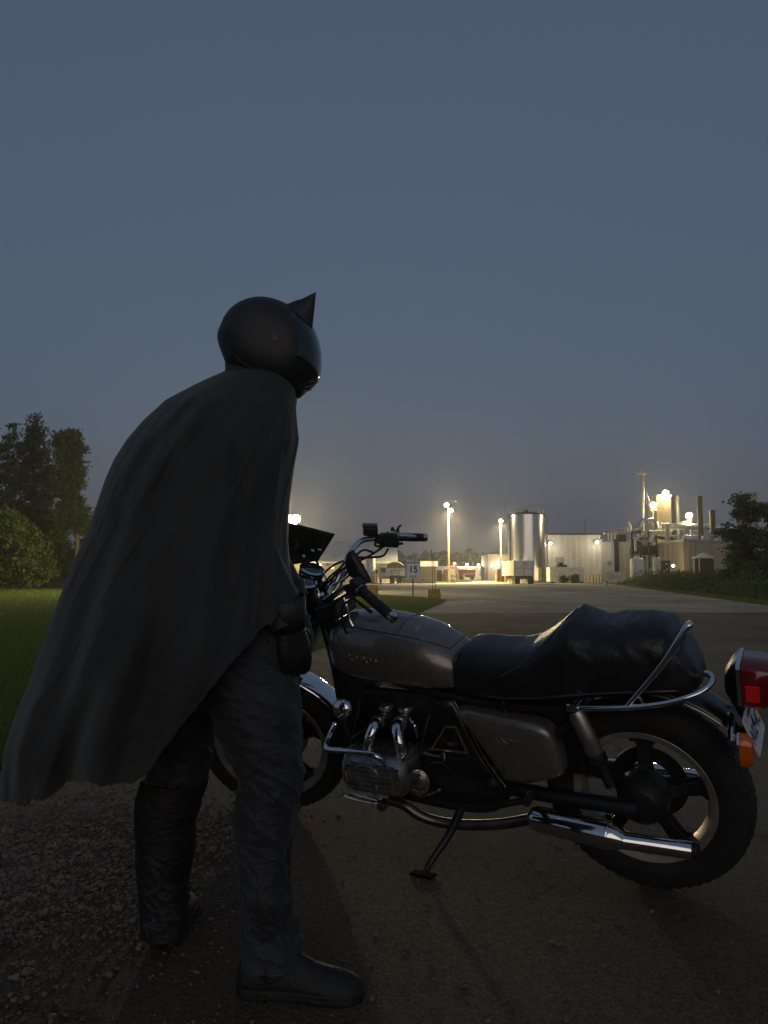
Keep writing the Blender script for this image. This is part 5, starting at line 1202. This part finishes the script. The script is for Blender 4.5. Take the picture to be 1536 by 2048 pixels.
# exhaust
ex_ = MB().tube(cr([L(u, v, y) for u, v, y in ((780, 1600, .20), (808, 1610, .205), (838, 1630, .20), (875, 1643, .185), (930, 1650, .17), (1000, 1648, .165), (1070, 1637, .17))], 6), .0185, 14).build('exhaust_pipe', mat('dark_chrome', (.16, .15, .14), .3, .9, .25, 12), bike)  # header pipe in a darker chrome than the mufflers
m0, m1, m2, m3 = L(1058, 1633, .185), L(1218, 1671, .20), L(1248, 1681, .20), L(1390, 1702, .20)
mu = MB().tube([m0, m0.lerp(m1, .04), m0.lerp(m1, .10), m0.lerp(m1, .97), m1, m1.lerp(m2, .2), m2, m2.lerp(m3, .02), m2.lerp(m3, .985), m3], [.020, .034, .041, .0435, .0435, .0415, .0275, .0262, .0255, .0235], 28).build('muffler', m_chrome, bike, 50)
MB().lathe([(.0437, -.004), (.0455, 0), (.0437, .004)], m1, (m1 - m0), 28).build('band', m_chrome, mu)
MB().tube([m3 - (m3 - m2).normalized() * .006, m3 + (m3 - m2).normalized() * .010], .0262, 24).build('tip', m_frame, mu)
MB().tube([(.95, -.2, .26), (.6, -.19, .25), (.3, -.185, .28), (.05, -.2, .28), (-.17, -.2, .285)], [.018, .018, .036, .039, .026], 16).build('muffler', m_chrome, bike)
# rear suspension
for s in (-1, 1):
    a, b_ = L(1150, 1418, .165), L(1203, 1533, .165); a.y *= s; b_.y *= s
    sh = MB().tube([a.lerp(b_, .03), a.lerp(b_, .10), a.lerp(b_, .75), a.lerp(b_, .78)], [.022, .0275, .0275, .025], 20).build('shock_absorber', m_alu, bike)
    for k in range(4): MB().lathe([(.026, -.006), (.031, 0), (.026, .006)], a.lerp(b_, .80 + .035 * k), b_ - a, 18).build('spring_ring', m_engd, sh)
    MB().tube([a.lerp(b_, .9), b_ + (b_ - a) * .35], [.018, .016], 14).build('damper_rod', m_engd, sh)
    MB().tube([a + Vector((0, -s * .035, .012)), a + Vector((0, s * .022, .012))], .014, 14).build('top_eye', m_chrome, sh)
    MB().tube(cr([(.46, s * .10, .33), (.25, s * .115, .33), (.0, s * .115, .33)], 4), [.026, .024, .028], 14).build('swing_arm', m_frame, bike)
MB().lathe([(.0, .07), (.05, .065), (.075, .04), (.085, .0), (.085, -.03)], (0, .04, .33), (0, 1, 0), 28).build('final_drive', m_engd, bike)

# rear mudguard
rows = []
for k in range(31):
    a = R(36 + 104 * k / 30) ; a = math.pi - a if False else a
    rr_ = .365 + (.025 * (1 - k / 30))
    rows.append([Vector((-rr_ * math.cos(a) * (1.0), .078 * math.copysign(abs(j / 5 - 1) ** .9, j / 5 - 1), .35 + (rr_ + .010 - .030 * abs(j / 5 - 1) ** 3) * math.sin(a))) for j in range(11)])
rm = MB().grid(rows).build('rear_mudguard', m_bblack, bike, 60, solid=.003)
MB().tube([rows[k][10] + Vector((0, .001, 0)) for k in range(0, 31)], .0025, 6).build('edge_trim', m_alu, rm)
MB().tube([rows[k][0] - Vector((0, .001, 0)) for k in range(0, 31)], .0025, 6).build('edge_trim', m_alu, rm)
strip('stripe', [(1332, 1385), (1358, 1392), (1385, 1412), (1412, 1436), (1440, 1452)], .06, .0045, m_rim, rm)
# grab rails
ra = cr([L(u, v, y) for u, v, y in ((1135, 1413, .165), (1160, 1416, .172), (1250, 1415, .178), (1320, 1408, .178), (1375, 1395, .168), (1408, 1380, .14), (1423, 1364, .115), (1423, 1353, .095), (1412, 1347, .085), (1394, 1352, .08))], 6)
MB().tube([(p.x, -p.y, p.z) for p in ra if p.x > -.12], .0095, 12).build('grab_rail', m_chrome, bike)
gr_ = MB().tube(ra, .0095, 12).build('grab_rail', m_chrome, bike)
hp = cr([L(u, v, y) for u, v, y in ((1252, 1414, .176), (1275, 1388, .174), (1320, 1335, .168), (1352, 1290, .16), (1372, 1258, .15), (1379, 1249, .143), (1376, 1250, .125), (1366, 1260, .105), (1356, 1270, .09))], 6)
MB().tube(hp, [.0075, .008, .0105, .0115, .0115, .0105, .010, .009, .008], 12).build('passenger_handle', m_chrome, gr_)
MB().tube([L(1272, 1393, .175), L(1280, 1397, .177), L(1289, 1413, .178)], .004, 8).build('gusset', m_chrome, gr_)
chunk('rail_clamp', L(1145, 1414, .17), .018, .012, .014, Vector((1, 0, 0)), m_chrome, gr_, .004)
# tail lamp
tl = Vector((-.335, 0, .790))
def tring(x, hw_, zb, zt, r=.012): 
    return [Vector((x, y, z - .050)) for y, z in ((-hw_ + r, zb), (hw_ - r, zb), (hw_, zb + r), (hw_, zt - r), (hw_ - r, zt), (-hw_ + r, zt), (-hw_, zt - r), (-hw_, zb + r))]
T0 = L(1467, 1350, .075)
xb = T0.x
hs = MB().loft([tring(xb + .030, .045, .755, .82), tring(xb + .010, .068, .738, .850), tring(xb - .006, .078, .728, .862)]).build('tail_lamp', m_bblack, bike, 40)
MB().loft([tring(xb - .0065, .080, .726, .864), tring(xb - .018, .080, .726, .864), tring(xb - .019, .074, .732, .858)]).build('bezel', m_chrome, hs, 40)
ln = MB().loft([tring(xb - .0195, .076, .730, .860), tring(xb - .070, .075, .729, .856), tring(xb - .092, .071, .732, .850, .014), tring(xb - .097, .060, .742, .840, .014)]).build('lens', m_redlens, hs, 45)
MB().box((xb - .066, .0750, .702), (xb - .028, .0785, .752)).build('reflector', m_redrefl, ln, 0, bevel=.002)
MB().tube([Vector((xb - .02, .0765, .775)), Vector((xb - .075, .072, .762))], .0015, 6).build('lens_seam', m_frame, ln)
# number plate
pc = Vector((xb - .040, .02, .608)); py = Vector((.34, 0, .94)).normalized(); px_ = Vector((0, -1, 0))
PM = frame_mat(pc, px_, py)
def rrect(w, h, r, n=5): return [(sx * (w - r) + r * math.cos(a0 + R(90) * k / n), sy * (h - r) + r * math.sin(a0 + R(90) * k / n)) for sx, sy, a0 in ((1, 1, 0), (-1, 1, R(90)), (-1, -1, R(180)), (1, -1, R(270))) for k in range(n + 1)]
pl_ = MB().prism([PM @ Vector((x, y, -.002)) for x, y in rrect(.102, .058, .012)], PM.to_3x3() @ Vector((0, 0, .0025))).build('number_plate', m_plate, bike, 0)
lettering('characters', 'A02 4C', PM @ Matrix.Translation((0, -.008, .0012)), .060, m_blue, pl_, .0004, .0006, .95)
lettering('characters', 'ONTARIO', PM @ Matrix.Translation((0, .040, .0012)), .016, m_blue, pl_, .0004, .0002)
for x in (-.07, .07): MB().lathe([(0, .003), (.004, .003), (.005, 0)], PM @ Vector((x, .045, .001)), PM.to_3x3() @ Vector((0, 0, 1)), 10).build('bolt', m_alu, pl_)
MB().tube([Vector((xb + .02, 0, .70)), pc + Vector((.01, 0, .0)), pc + Vector((.03, 0, -.07))], .016, 8).build('plate_bracket', m_frame, bike)
# rear indicators
for s in (-1, 1):
    i0 = L(1481, 1500, .165); i0.y *= s
    MB().tube([Vector((i0.x + .035, s * .05, i0.z + .05)), Vector((i0.x + .025, s * .12, i0.z + .045)), Vector((i0.x + .022, s * .165, i0.z + .02))], .010, 10).build('indicator_stalk', m_chrome, bike)
    ho = MB().lathe([(.0, -.003), (.03, -.001), (.039, .006), (.040, .012)], i0 + Vector((.012, 0, 0)), (-1, 0, 0), 22).build('rear_indicator', m_chrome, bike)
    for i in range(len(ho.data.vertices)): ho.data.vertices[i].co.z = i0.z + (ho.data.vertices[i].co.z - i0.z) * 1.30; ho.data.vertices[i].co.y = i0.y + (ho.data.vertices[i].co.y - i0.y) * .78
    lo = MB().lathe([(.040, .0125), (.0385, .03), (.030, .044), (0, .048)], i0 + Vector((.012, 0, 0)), (-1, 0, 0), 22).build('lens', m_amber, ho)
    for vv in lo.data.vertices: vv.co.z = i0.z + (vv.co.z - i0.z) * 1.30; vv.co.y = i0.y + (vv.co.y - i0.y) * .78
# side stand, pegs
ft = BMI @ G(846, 1752, .012)
sd0 = L(922, 1618, .14)
ss = MB().tube(cr([sd0, sd0.lerp(ft, .35) + Vector((-.01, .01, .0)), sd0.lerp(ft, .75), ft + (sd0 - ft).normalized() * .02], 5), [.016, .014, .012, .011], 12).build('side_stand', m_frame, bike)
fpM = BMI @ Matrix.Translation(G(838, 1752, .006)) 
MB().box((-.05, -.022, -.0), (.035, .022, .010), BMI @ Matrix.Translation(G(842, 1751, .005)) @ Matrix.Rotation(R(150), 4, 'Z')).build('foot', mat('stand_foot_rubber', (.010, .010, .010), .95, 0, .2, 40, spec=.05), ss, 0, bevel=.004)
MB().tube(cr([L(935, 1612, .15), L(905, 1650, .17), L(880, 1690, .22)], 4), .004, 8).build('return_spring', m_engd, ss)
for s in (-1, 1):
    p0, p1 = L(975, 1572, .15), L(986, 1566, .27); p0.y *= s; p1.y *= s
    fpg = MB().tube([p0, p0.lerp(p1, .2), p1], [.012, .0155, .0155], 14).build('foot_peg', m_rubber, bike)
    MB().tube([p1, p1 + (p1 - p0).normalized() * .008], [.0155, .007], 14).build('end_cap', m_rubber, fpg)
    p0 = L(1052, 1600, .15); p1 = L(1062, 1590, .2); p0.y *= s; p1.y *= s
    MB().tube([p0, p1, p1 + Vector((0, s * .05, 0))], [.012, .014, .014], 12).build('passenger_peg', m_rubber, bike)
MB().tube(cr([L(838, 1592, .17), L(860, 1588, .2), L(885, 1578, .22)], 4), .005, 8).build('gear_lever', m_chrome, bike)
MB().tube(cr([L(1000, 1610, .16), L(1035, 1603, .165), L(1055, 1598, .165)], 4), .012, 10).build('peg_hanger', m_engd, bike)
# ================================================================ the caped person
m_cape = mat('black_cape_cloth', (.031, .032, .030), .8, 0, .22, 5, bump=.25, bscale=220, sheen=.15)
m_trou = mat('dark_blue_black_trousers', (.017, .019, .024), .48, 0, .3, 9, bump=.35, bscale=190, sheen=.15)
m_jack = mat('black_jacket', (.024, .024, .023), .6, 0, .2, 7, bump=.2, bscale=140)
m_boot = mat('black_boot_leather', (.011, .011, .011), .6, 0, .25, 9, bump=.25, bscale=90)
m_glove = mat('black_glove_leather', (.018, .018, .018), .5, 0, .2, 12, bump=.25, bscale=150)
m_helm = mat('satin_black_helmet', (.020, .020, .022), .55, 0, .15, 9, bump=.03, bscale=60)
m_visor = mat('dark_visor', (.010, .014, .012), .10, 0, .1, 4, coat=.8)
NF = G(590, 1990)                       # near (right) foot on the ground
FF = G(326, 1903)                       # far (left) foot
pr = thing('person', (-.38, 2.07, 0), 'person in pointed-ear black helmet and billowing black cape standing beside the motorcycle', 'person')
M = rel(pr)
def crease(a, z, sd, k):                # rumpled cloth: broad hollows and sharp ridges that run round the limb
    ca, sa = math.cos(a), math.sin(a)
    n1 = bnoise.noise(Vector((ca * 1.3 + sd, sa * 1.3, z * 8)))
    n2 = bnoise.noise(Vector((ca * 1.1 + sd * 3.1, sa * 1.1 + 5, z * 21 + 1.7 * math.cos(a + sd))))
    n3 = bnoise.noise(Vector((ca * 2.2 - sd, sa * 2.2, z * 44 + 2.6 * math.sin(a * 1.0 + 1.3))))
    r2, r3 = max(0, 1 - abs(n2) * 3.2), max(0, 1 - abs(n3) * 3.0)
    return k * (1.1 * n1 + .95 * r2 * r2 + .45 * r3 * r3 - .35)
def wob(a, z, k=1.0):                   # cloth creases round a limb
    return k * (.55 * math.sin(3 * a + z * 31 + 1.3 * math.sin(z * 17)) + .45 * math.sin(2 * a - z * 53 + 2.0 * math.sin(a + z * 9)) + .3 * math.sin(5 * a + z * 23))
# --- body: one continuous skin
J = {'pelvis': (W(440, 1235, 2.08), .135), 'waist': (W(455, 1120, 2.08), .125), 'chest': (W(490, 960, 2.08), .135), 'neck': (W(535, 830, 2.07), .07), 'head': (W(550, 730, 2.07), .075),
     'rsh': (W(505, 885, 1.94), .070), 'relb': (W(500, 1085, 1.90), .052), 'rwri': (W(578, 1240, 1.90), .034), 'rhan': (W(586, 1268, 1.91), .032),
     'lsh': (W(520, 885, 2.25), .070), 'lelb': (W(515, 1080, 2.32), .052), 'lwri': (W(585, 1212, 2.26), .034), 'lhan': (W(596, 1240, 2.25), .032),
     'rhip': (W(458, 1300, 1.98), .090), 'rkne': (W(545, 1560, 1.965), .058), 'rank': (W(542, 1895, NF.y), .042), 'lhip': (W(415, 1300, 2.16), .090), 'lkne': (W(348, 1575, 2.17), .058), 'lank': (W(328, 1835, FF.y), .042)}
keys = list(J); E_ = [('pelvis', 'waist'), ('waist', 'chest'), ('chest', 'neck'), ('neck', 'head'), ('chest', 'rsh'), ('rsh', 'relb'), ('relb', 'rwri'), ('rwri', 'rhan'), ('chest', 'lsh'), ('lsh', 'lelb'), ('lelb', 'lwri'), ('lwri', 'lhan'), ('pelvis', 'rhip'), ('rhip', 'rkne'), ('rkne', 'rank'), ('pelvis', 'lhip'), ('lhip', 'lkne'), ('lkne', 'lank')]
me = bpy.data.meshes.new('body'); me.from_pydata([tuple(M @ J[k][0]) for k in keys], [(keys.index(a), keys.index(b)) for a, b in E_], []); me.update()
bo = bpy.data.objects.new('body', me); col.objects.link(bo); bo.parent = pr; me.materials.append(m_jack)
md = bo.modifiers.new('skin', 'SKIN'); md.use_smooth_shade = True
for i, k in enumerate(keys):
    sv = me.skin_vertices[0].data[i]; sv.radius = (J[k][1], J[k][1]); sv.use_root = (k == 'pelvis')
md2 = bo.modifiers.new('subdivision', 'SUBSURF'); md2.levels = 2; md2.render_levels = 2
# --- jacket sleeve over the near arm and jacket skirt
def limb(mb, pts, rad, n=20, k=.006, ry=1.0):
    Q = cr(pts, 8); N = len(Q); rings = []
    for i, p in enumerate(Q):
        t = i / (N - 1); r = interp(np.linspace(0, 1, len(rad)), rad, t)
        d = (Q[min(i + 1, N - 1)] - Q[max(i - 1, 0)]).normalized(); x = Vector((0, 1, 0)); x = (x - d * x.dot(d)).normalized(); y = d.cross(x)
        rings.append([p + (x * math.cos(a) * ry + y * math.sin(a)) * (r + wob(a, p.z, k)) for a in (2 * math.pi * j / n for j in range(n))])
    mb.loft(rings); return mb
jk = MB()
limb(jk, [W(490, 870, 1.97), W(490, 930, 1.94), W(486, 1010, 1.91), W(500, 1095, 1.90), W(540, 1175, 1.90), W(576, 1248, 1.905)], [.075, .078, .070, .064, .058, .050], 22, .005)
limb(jk, [W(520, 870, 2.22), W(518, 950, 2.28), W(515, 1080, 2.32), W(560, 1160, 2.28), W(584, 1205, 2.26)], [.085, .078, .066, .058, .050], 18, .005)
rg = []
for v, ul, ur, hy in ((830, 470, 585, .15), (870, 430, 592, .19), (930, 400, 588, .20), (1000, 380, 575, .19), (1080, 365, 572, .185), (1150, 355, 578, .19), (1220, 350, 590, .195), (1280, 352, 600, .20), (1310, 356, 602, .20)):
    c, l_ = W((ul + ur) / 2, v, 2.08), W(ul, v, 2.08); a_ = c.x - l_.x
    rg.append([Vector((c.x + a_ * math.copysign(abs(math.cos(t)) ** .8, math.cos(t)) + wob(t, c.z, .006), c.y + hy * math.copysign(abs(math.sin(t)) ** .8, math.sin(t)) + wob(t + 1, c.z, .006), c.z)) for t in (2 * math.pi * j / 36 for j in range(36))])
jk.loft(rg); jk.xf(M).build('jacket', m_jack, pr, 70)
# --- trousers
def leg(mb, rows, k=.0078, dep=.92, top_dep=None):
    V_ = [r[0] for r in rows]; rings = []
    for v in np.linspace(V_[0], V_[-1], 170):
        ul, ur, Y = (interp(V_, [r[i] for r in rows], v) for i in (1, 2, 3)); c, l_ = W((ul + ur) / 2, v, Y), W(ul, v, Y); a_ = c.x - l_.x
        kk = k * (.55 + .9 * math.exp(-((c.z - .50) / .09) ** 2) + 1.0 * math.exp(-((c.z - .17) / .12) ** 2) + .7 * math.exp(-((c.z - .80) / .1) ** 2))
        rings.append([Vector((c.x + (a_ + crease(t, c.z, V_[1] * .01 + rows[0][1] * .013, kk)) * math.cos(t), c.y + (min(a_ * dep, .115) + crease(t, c.z, V_[1] * .01 + rows[0][1] * .013, kk)) * math.sin(t), c.z)) for t in (2 * math.pi * j / 72 for j in range(72))])
    mb.loft(rings)
tr = MB()
leg(tr, [(1250, 372, 596, 2.0), (1340, 392, 600, 1.985), (1400, 412, 602, 1.975), (1450, 428, 604, 1.97), (1500, 450, 608, 1.965), (1540, 474, 612, 1.965), (1570, 480, 606, 1.965), (1610, 470, 598, 1.97), (1650, 466, 590, 1.97), (1700, 470, 580, 1.97), (1750, 476, 578, 1.965), (1800, 484, 586, 1.96), (1850, 490, 597, NF.y + .01), (1885, 488, 604, NF.y + .005), (1925, 486, 606, NF.y)])
leg(tr, [(1250, 330, 470, 2.16), (1340, 315, 455, 2.165), (1400, 305, 440, 2.17), (1450, 303, 430, 2.17), (1500, 303, 424, 2.17), (1550, 290, 414, 2.175), (1600, 276, 400, 2.18), (1640, 276, 388, 2.18), (1700, 277, 385, 2.185), (1750, 279, 373, 2.19), (1800, 284, 371, 2.19), (1860, 286, 374, 2.19)], .008)
rg = []
for v, ul, ur, hy in ((1225, 352, 588, .18), (1260, 350, 596, .19), (1310, 345, 598, .195), (1360, 342, 600, .19), (1400, 350, 596, .17)):
    c, l_ = W((ul + ur) / 2, v, 2.075), W(ul, v, 2.075); a_ = c.x - l_.x
    rg.append([Vector((c.x + a_ * .96 * math.copysign(abs(math.cos(t)) ** .85, math.cos(t)), c.y + hy * math.copysign(abs(math.sin(t)) ** .85, math.sin(t)), c.z)) for t in (2 * math.pi * j / 32 for j in range(32))])
tr.loft(rg); tr.xf(M).build('trousers', m_trou, pr, 80)
gt = MB(); leg(gt, [(1560, 286, 418, 2.175), (1600, 272, 404, 2.18), (1640, 271, 392, 2.18), (1700, 273, 388, 2.185), (1750, 275, 378, 2.19), (1800, 280, 376, 2.19), (1868, 282, 379, 2.19)], .0022); gt.xf(M).build('gaiter', m_boot, pr, 80)
# --- boots
def boot(base, direction, Ln, ht, hw, shaft_c, shaft_r):
    d = Vector(direction).normalized(); sd = Vector((-d.y, d.x, 0)); mb = MB(); rings = []
    for s, w, z in ((0, .55, .50), (.03, .75, .85), (.10, .86, 1.0), (.22, .84, 1.0), (.36, .78, .98), (.48, .80, .80), (.60, .92, .62), (.74, 1.0, .52), (.88, .95, .44), (.96, .74, .34), (1.0, .40, .22)):
        c = base + d * (s - .30) * Ln; H = ht * z
        rings.append([c + sd * hw * w * math.copysign(abs(math.cos(t)) ** .7, math.cos(t)) * (1 if math.sin(t) < 0 else (1 - .35 * math.sin(t))) + Vector((0, 0, .012 + (H * .35 + H * .65 * math.sin(t) if math.sin(t) > 0 else H * .35 + H * .35 * -abs(math.sin(t)) ** .5))) for t in (2 * math.pi * j / 20 for j in range(20))])
    mb.loft(rings)
    o = mb.xf(M).build('boot', m_boot, pr, 60)
    sm = MB(); P = []
    for s, w in ((-.005, .5), (.05, .80), (.2, .86), (.36, .78), (.5, .84), (.65, .98), (.8, 1.03), (.93, .88), (1.01, .45)): P.append((s, w))
    pts = [base + d * (s - .30) * Ln + sd * hw * w * 1.04 for s, w in P] + [base + d * (s - .30) * Ln - sd * hw * w * 1.04 for s, w in reversed(P)]
    sm.prism([Vector((p.x, p.y, .007)) for p in pts], (0, 0, .024)); sm.xf(M).build('sole', m_boot, o, 0, bevel=.004)
    sh = MB(); sh.tube([base + Vector((0, 0, .05)), shaft_c[0], shaft_c[1]], [shaft_r * .95, shaft_r, shaft_r * .96], 20); sh.xf(M).build('shaft', m_boot, o, 60)
    return o
nb_ = Vector((W(552, 1990, NF.y).x, NF.y, 0)); boot(nb_, (1, -.10, 0), .310, .115, .052, (W(547, 1930, NF.y), W(546, 1895, NF.y)), .050)
fb_ = Vector((FF.x - .005, FF.y + .09, 0)); boot(fb_, (-.04, 1, 0), .290, .115, .052, (W(327, 1860, FF.y + .02), W(327, 1838, FF.y + .01)), .046)
# --- gloved hands: palm, four fingers, thumb
def hand(wr, to, out, side, name):
    x = (to - wr).normalized(); z = (Vector(out) - x * Vector(out).dot(x)).normalized(); y = z.cross(x) * side
    P = lambda a, b, c: wr + x * a + y * b + z * c
    mb = MB(); rings = []
    for a, w, t in ((-.03, .031, .027), (.0, .033, .025), (.03, .043, .022), (.06, .047, .020), (.085, .045, .017), (.098, .038, .012)):
        rings.append([P(a, w * math.copysign(abs(math.cos(q)) ** .8, math.cos(q)), t * math.sin(q)) for q in (2 * math.pi * j / 16 for j in range(16))])
    mb.loft(rings)
    for b, ln, c in ((.034, .072, .5), (.012, .082, .55), (-.011, .076, .62), (-.033, .060, .7)):
        pts = [P(.075, b, 0), P(.097, b * 1.05, -.004)]; ang = 0; p = pts[-1]
        for s in (.42, .33, .25):
            ang += c; p = p + (x * math.cos(ang) - z * math.sin(ang)) * ln * s; pts.append(p)
        mb.tube(cr(pts, 3), [.0115, .011, .0105, .0098, .008], 10)
    mb.tube(cr([P(.015, .026, -.006), P(.035, .050, -.016), P(.060, .058, -.030), P(.082, .052, -.042)], 3), [.014, .0125, .011, .009], 10)
    o = mb.xf(M).build(name, m_glove, pr, 60)
    cf = MB().tube([P(-.075, 0, 0), P(-.03, 0, 0), P(.005, 0, 0)], [.050, .044, .037], 18, cap=False); cf.xf(M).build('cuff', m_glove, o, 60, solid=.003)
hand(W(580, 1254, 1.905), W(594, 1330, 1.93), (.55, -.75, .1), 1, 'glove')
hand(W(588, 1218, 2.255), W(606, 1290, 2.24), (.55, .75, .1), -1, 'glove')
# --- helmet
OUT = [(445, 655), (452, 640), (466, 623), (490, 608), (520, 601), (550, 604), (580, 616), (610, 636), (630, 660), (642, 698), (643, 735), (636, 762), (614, 781), (594, 795), (562, 794), (522, 784), (486, 766), (460, 743), (447, 714), (437, 680)]
HC = W(541, 694, 2.065); o2 = cr([W(u, v, 2.065) for u, v in OUT], 4, True); NO = len(o2); HWD = .122
def helm(j, t, k=1.0):
    s = math.cos(t) ** .62 if abs(t) < math.pi / 2 - 1e-6 else 0.0
    p = o2[j % NO]; q = HC + (p - HC) * s * k; q.y = HC.y + HWD * math.sin(t) * k; return q
T_ = np.linspace(-math.pi / 2, math.pi / 2, 33)
hb_ = MB(); hb_.grid([[helm(j, t) for j in range(NO)] for t in T_], closed_u=True); hm = hb_.xf(M).build('helmet', m_helm, pr, 60)
vs = MB(); vj = [j for j in range(28, 45)]
vs.grid([[helm(j, t, 1.0015 if abs(t) < R(64) else .992) for j in vj] for t in np.linspace(R(-66), R(66), 27)]); vs.xf(M).build('visor', m_visor, hm, 180)
pv = helm(34, R(-60), 1.0) ; pv = HC + Vector((.028, -HWD * .955, -.012)); MB().lathe([(0, .007), (.010, .006), (.015, 0), (.015, -.006)], pv, (0, -1, 0), 20).xf(M).build('visor_pivot', m_plast, hm)
for i, (u, v) in enumerate(((621, 763), (618, 772), (614, 780))):
    a = W(u - 9, v + 3, 2.03); b2 = W(u + 9, v - 2, 2.03); MB().tube([a, b2], .0032, 8).xf(M).build('chin_vent', m_chrome, hm)
MB().tube([W(446, 664, 1.99), W(458, 660, 1.975)], .004, 8).xf(M).build('rear_glint', m_chrome, hm)  # chrome bar put in for the pale highlight at the helmet's back
rim_ = [helm(j, t_, .985) for j, t_ in [(jj, R(-52)) for jj in range(54, 78)]]
MB().tube(rim_, .006, 8).xf(M).build('neck_trim', m_boot, hm)
bl_ = [W(452, 706, 2.065), W(480, 728, 2.065), W(520, 757, 2.065), W(560, 778, 2.065), W(590, 791, 2.065)]
# ears: hollow-backed pointed fins standing on the crown
for s, dx, dz in ((-1, 0.0, 0.0), (1, -.050, -.012)):
    Yc = 2.065 + s * .055; D = Vector((dx, 0, dz))
    A0, B0, Tp = W(552, 612, Yc) + D, W(624, 662, Yc) + D, W(633, 587, Yc) + D + Vector((0, s * .012, 0))
    In, Ot = (A0 + B0) / 2 + Vector((0, -s * .030, -.01)), (A0 + B0) / 2 + Vector((0, s * .028, -.02))
    rings = []
    for t in np.linspace(0, 1, 10):
        k = (1 - t) ** .9
        rings.append([Tp + (p - Tp) * k + Vector((0, 0, -.006 * math.sin(math.pi * t))) for p in cr([A0, In, B0, Ot], 5, True)])
    MB().loft(rings).xf(M).build('ear', m_helm, hm, 60)
# --- cape
ROWS = [(726, 478, 570, .085), (742, 452, 580, .115), (758, 415, 588, .14), (775, 380, 592, .165), (800, 332, 593, .20), (840, 288, 597, .228), (880, 254, 601, .25), (920, 229, 594, .265), (960, 211, 588, .275), (1010, 194, 581, .283), (1060, 178, 578, .29), (1120, 149, 582, .295), (1200, 118, 598, .30), (1280, 88, 604, .31), (1370, 56, 590, .315), (1440, 28, 575, .32), (1500, 9, 562, .325), (1560, 3, 552, .33), (1620, 3, 545, .335)]
RV = [r[0] for r in ROWS]
PH = np.linspace(R(-14), R(-346), 260)
HP = [-346, -300, -270, -235, -205, -185, -172, -160, -150, -140, -128, -120, -106, -96, -90, -85, -78, -66, -52, -38, -14]
HV = [1240, 1330, 1450, 1545, 1575, 1570, 1590, 1600, 1603, 1600, 1598, 1562, 1560, 1566, 1560, 1505, 1425, 1330, 1262, 1222, 1190]
rows = []
for i in range(150):
    t = i / 149; row = []
    for ph in PH:
        vh = interp(HP, HV, math.degrees(ph)) + 16 * bnoise.noise(Vector((ph * 7, 0, 3))) + 9 * bnoise.noise(Vector((ph * 24, 7, 3))) + 5 * bnoise.noise(Vector((ph * 60, 2, 3))); v = 726 + (vh - 726) * t
        ul, ur, hy = (interp(RV, [r[k] for r in ROWS], v) for k in (1, 2, 3))
        dn = max(0, (v - 800) / 760); f = dn ** 1.15
        fold = (.030 * math.sin(9 * ph + 1.5 * math.sin(v * .006 + 1)) + .018 * math.sin(17 * ph + .004 * v + 2) + .012 * math.sin(5 * ph - .007 * v)) * f
        fold += .006 * math.sin(4 * ph + v * .013) * min(1, (v - 726) / 120)
        sh = max(0, 1 - abs(v - 880) / 170) * min(1, (v - 726) / 60)
        fold += sh * (.010 * math.sin(11 * ph + .022 * (v - 726) + 1.2 * math.sin(3 * ph)) + .006 * math.sin(19 * ph - .03 * v))
        edge = abs(math.cos(ph)) ** 3          # keep the outline where the photo has it
        k = 1 + fold * (1 - .75 * edge)
        c, s = math.cos(ph), math.sin(ph)
        cu = (ul + ur) / 2 + (ur - ul) / 2 * math.copysign(abs(c) ** .85, c) * k
        Yp = 2.075 + hy * math.copysign(abs(s) ** .85, s) * (1 + fold * 4.0 * (1 - .5 * edge)) + .03 * dn * math.sin(v * .011 + ph * 2)
        cr_ = max(0, 1 - abs(bnoise.noise(Vector((ph * 3.6 + v * .0035, v * .0045 + ph * 1.2, 1.0)))) * 3.2) ** 2 + .5 * max(0, 1 - abs(bnoise.noise(Vector((ph * 7 - v * .008, v * .010, 5.0)))) * 3.2) ** 2
        Yp -= .006 * cr_ * min(1, (v - 726) / 90) * (-1 if s > 0 else 1)
        row.append(W(cu, v, Yp))
    rows.append(row)
cp = MB().grid(rows).xf(M).build('cape', m_cape, pr, 180, solid=.003)
MB().tube([p_ for p_ in rows[-1]], .0035, 6).xf(M).build('hem', m_cape, cp)
# drape lines gathered at the collar, and a neck roll under the helmet
nr = MB(); rg = []
for v, ul, ur, hy in ((690, 458, 575, .070), (712, 452, 588, .085), (735, 452, 597, .095), (760, 448, 602, .105), (790, 455, 597, .115), (815, 480, 593, .11)):
    c, l_ = W((ul + ur) / 2, v, 2.07), W(ul, v, 2.07); a_ = c.x - l_.x
    rg.append([Vector((c.x + a_ * math.cos(t) + wob(t, c.z, .003), c.y + hy * math.sin(t) + wob(t + 2, c.z, .003), c.z + .012 * math.cos(t))) for t in (2 * math.pi * j / 30 for j in range(30))])
nr.loft(rg); nr.xf(M).build('neck_cowl', m_jack, pr, 80)

# ================================================================ thin volume added to give lamp glow and veil the contrast
hz_m = bpy.data.materials.new('haze'); hz_m.use_nodes = True
hn_ = hz_m.node_tree.nodes; hn_.clear()
ho_ = hn_.new('ShaderNodeOutputMaterial'); hv = hn_.new('ShaderNodeVolumePrincipled')
hv.inputs['Color'].default_value = (.9, .9, .9, 1); hv.inputs['Density'].default_value = 0.0008; hv.inputs['Anisotropy'].default_value = .7
hz_m.node_tree.links.new(hv.outputs[0], ho_.inputs['Volume'])
hz = MB().box((-260, -60, -1), (320, 480, 40)).build('haze', hz_m, smooth=0)
tag(hz, 'thin haze added over the yard to veil contrast', 'haze', kind='stuff')
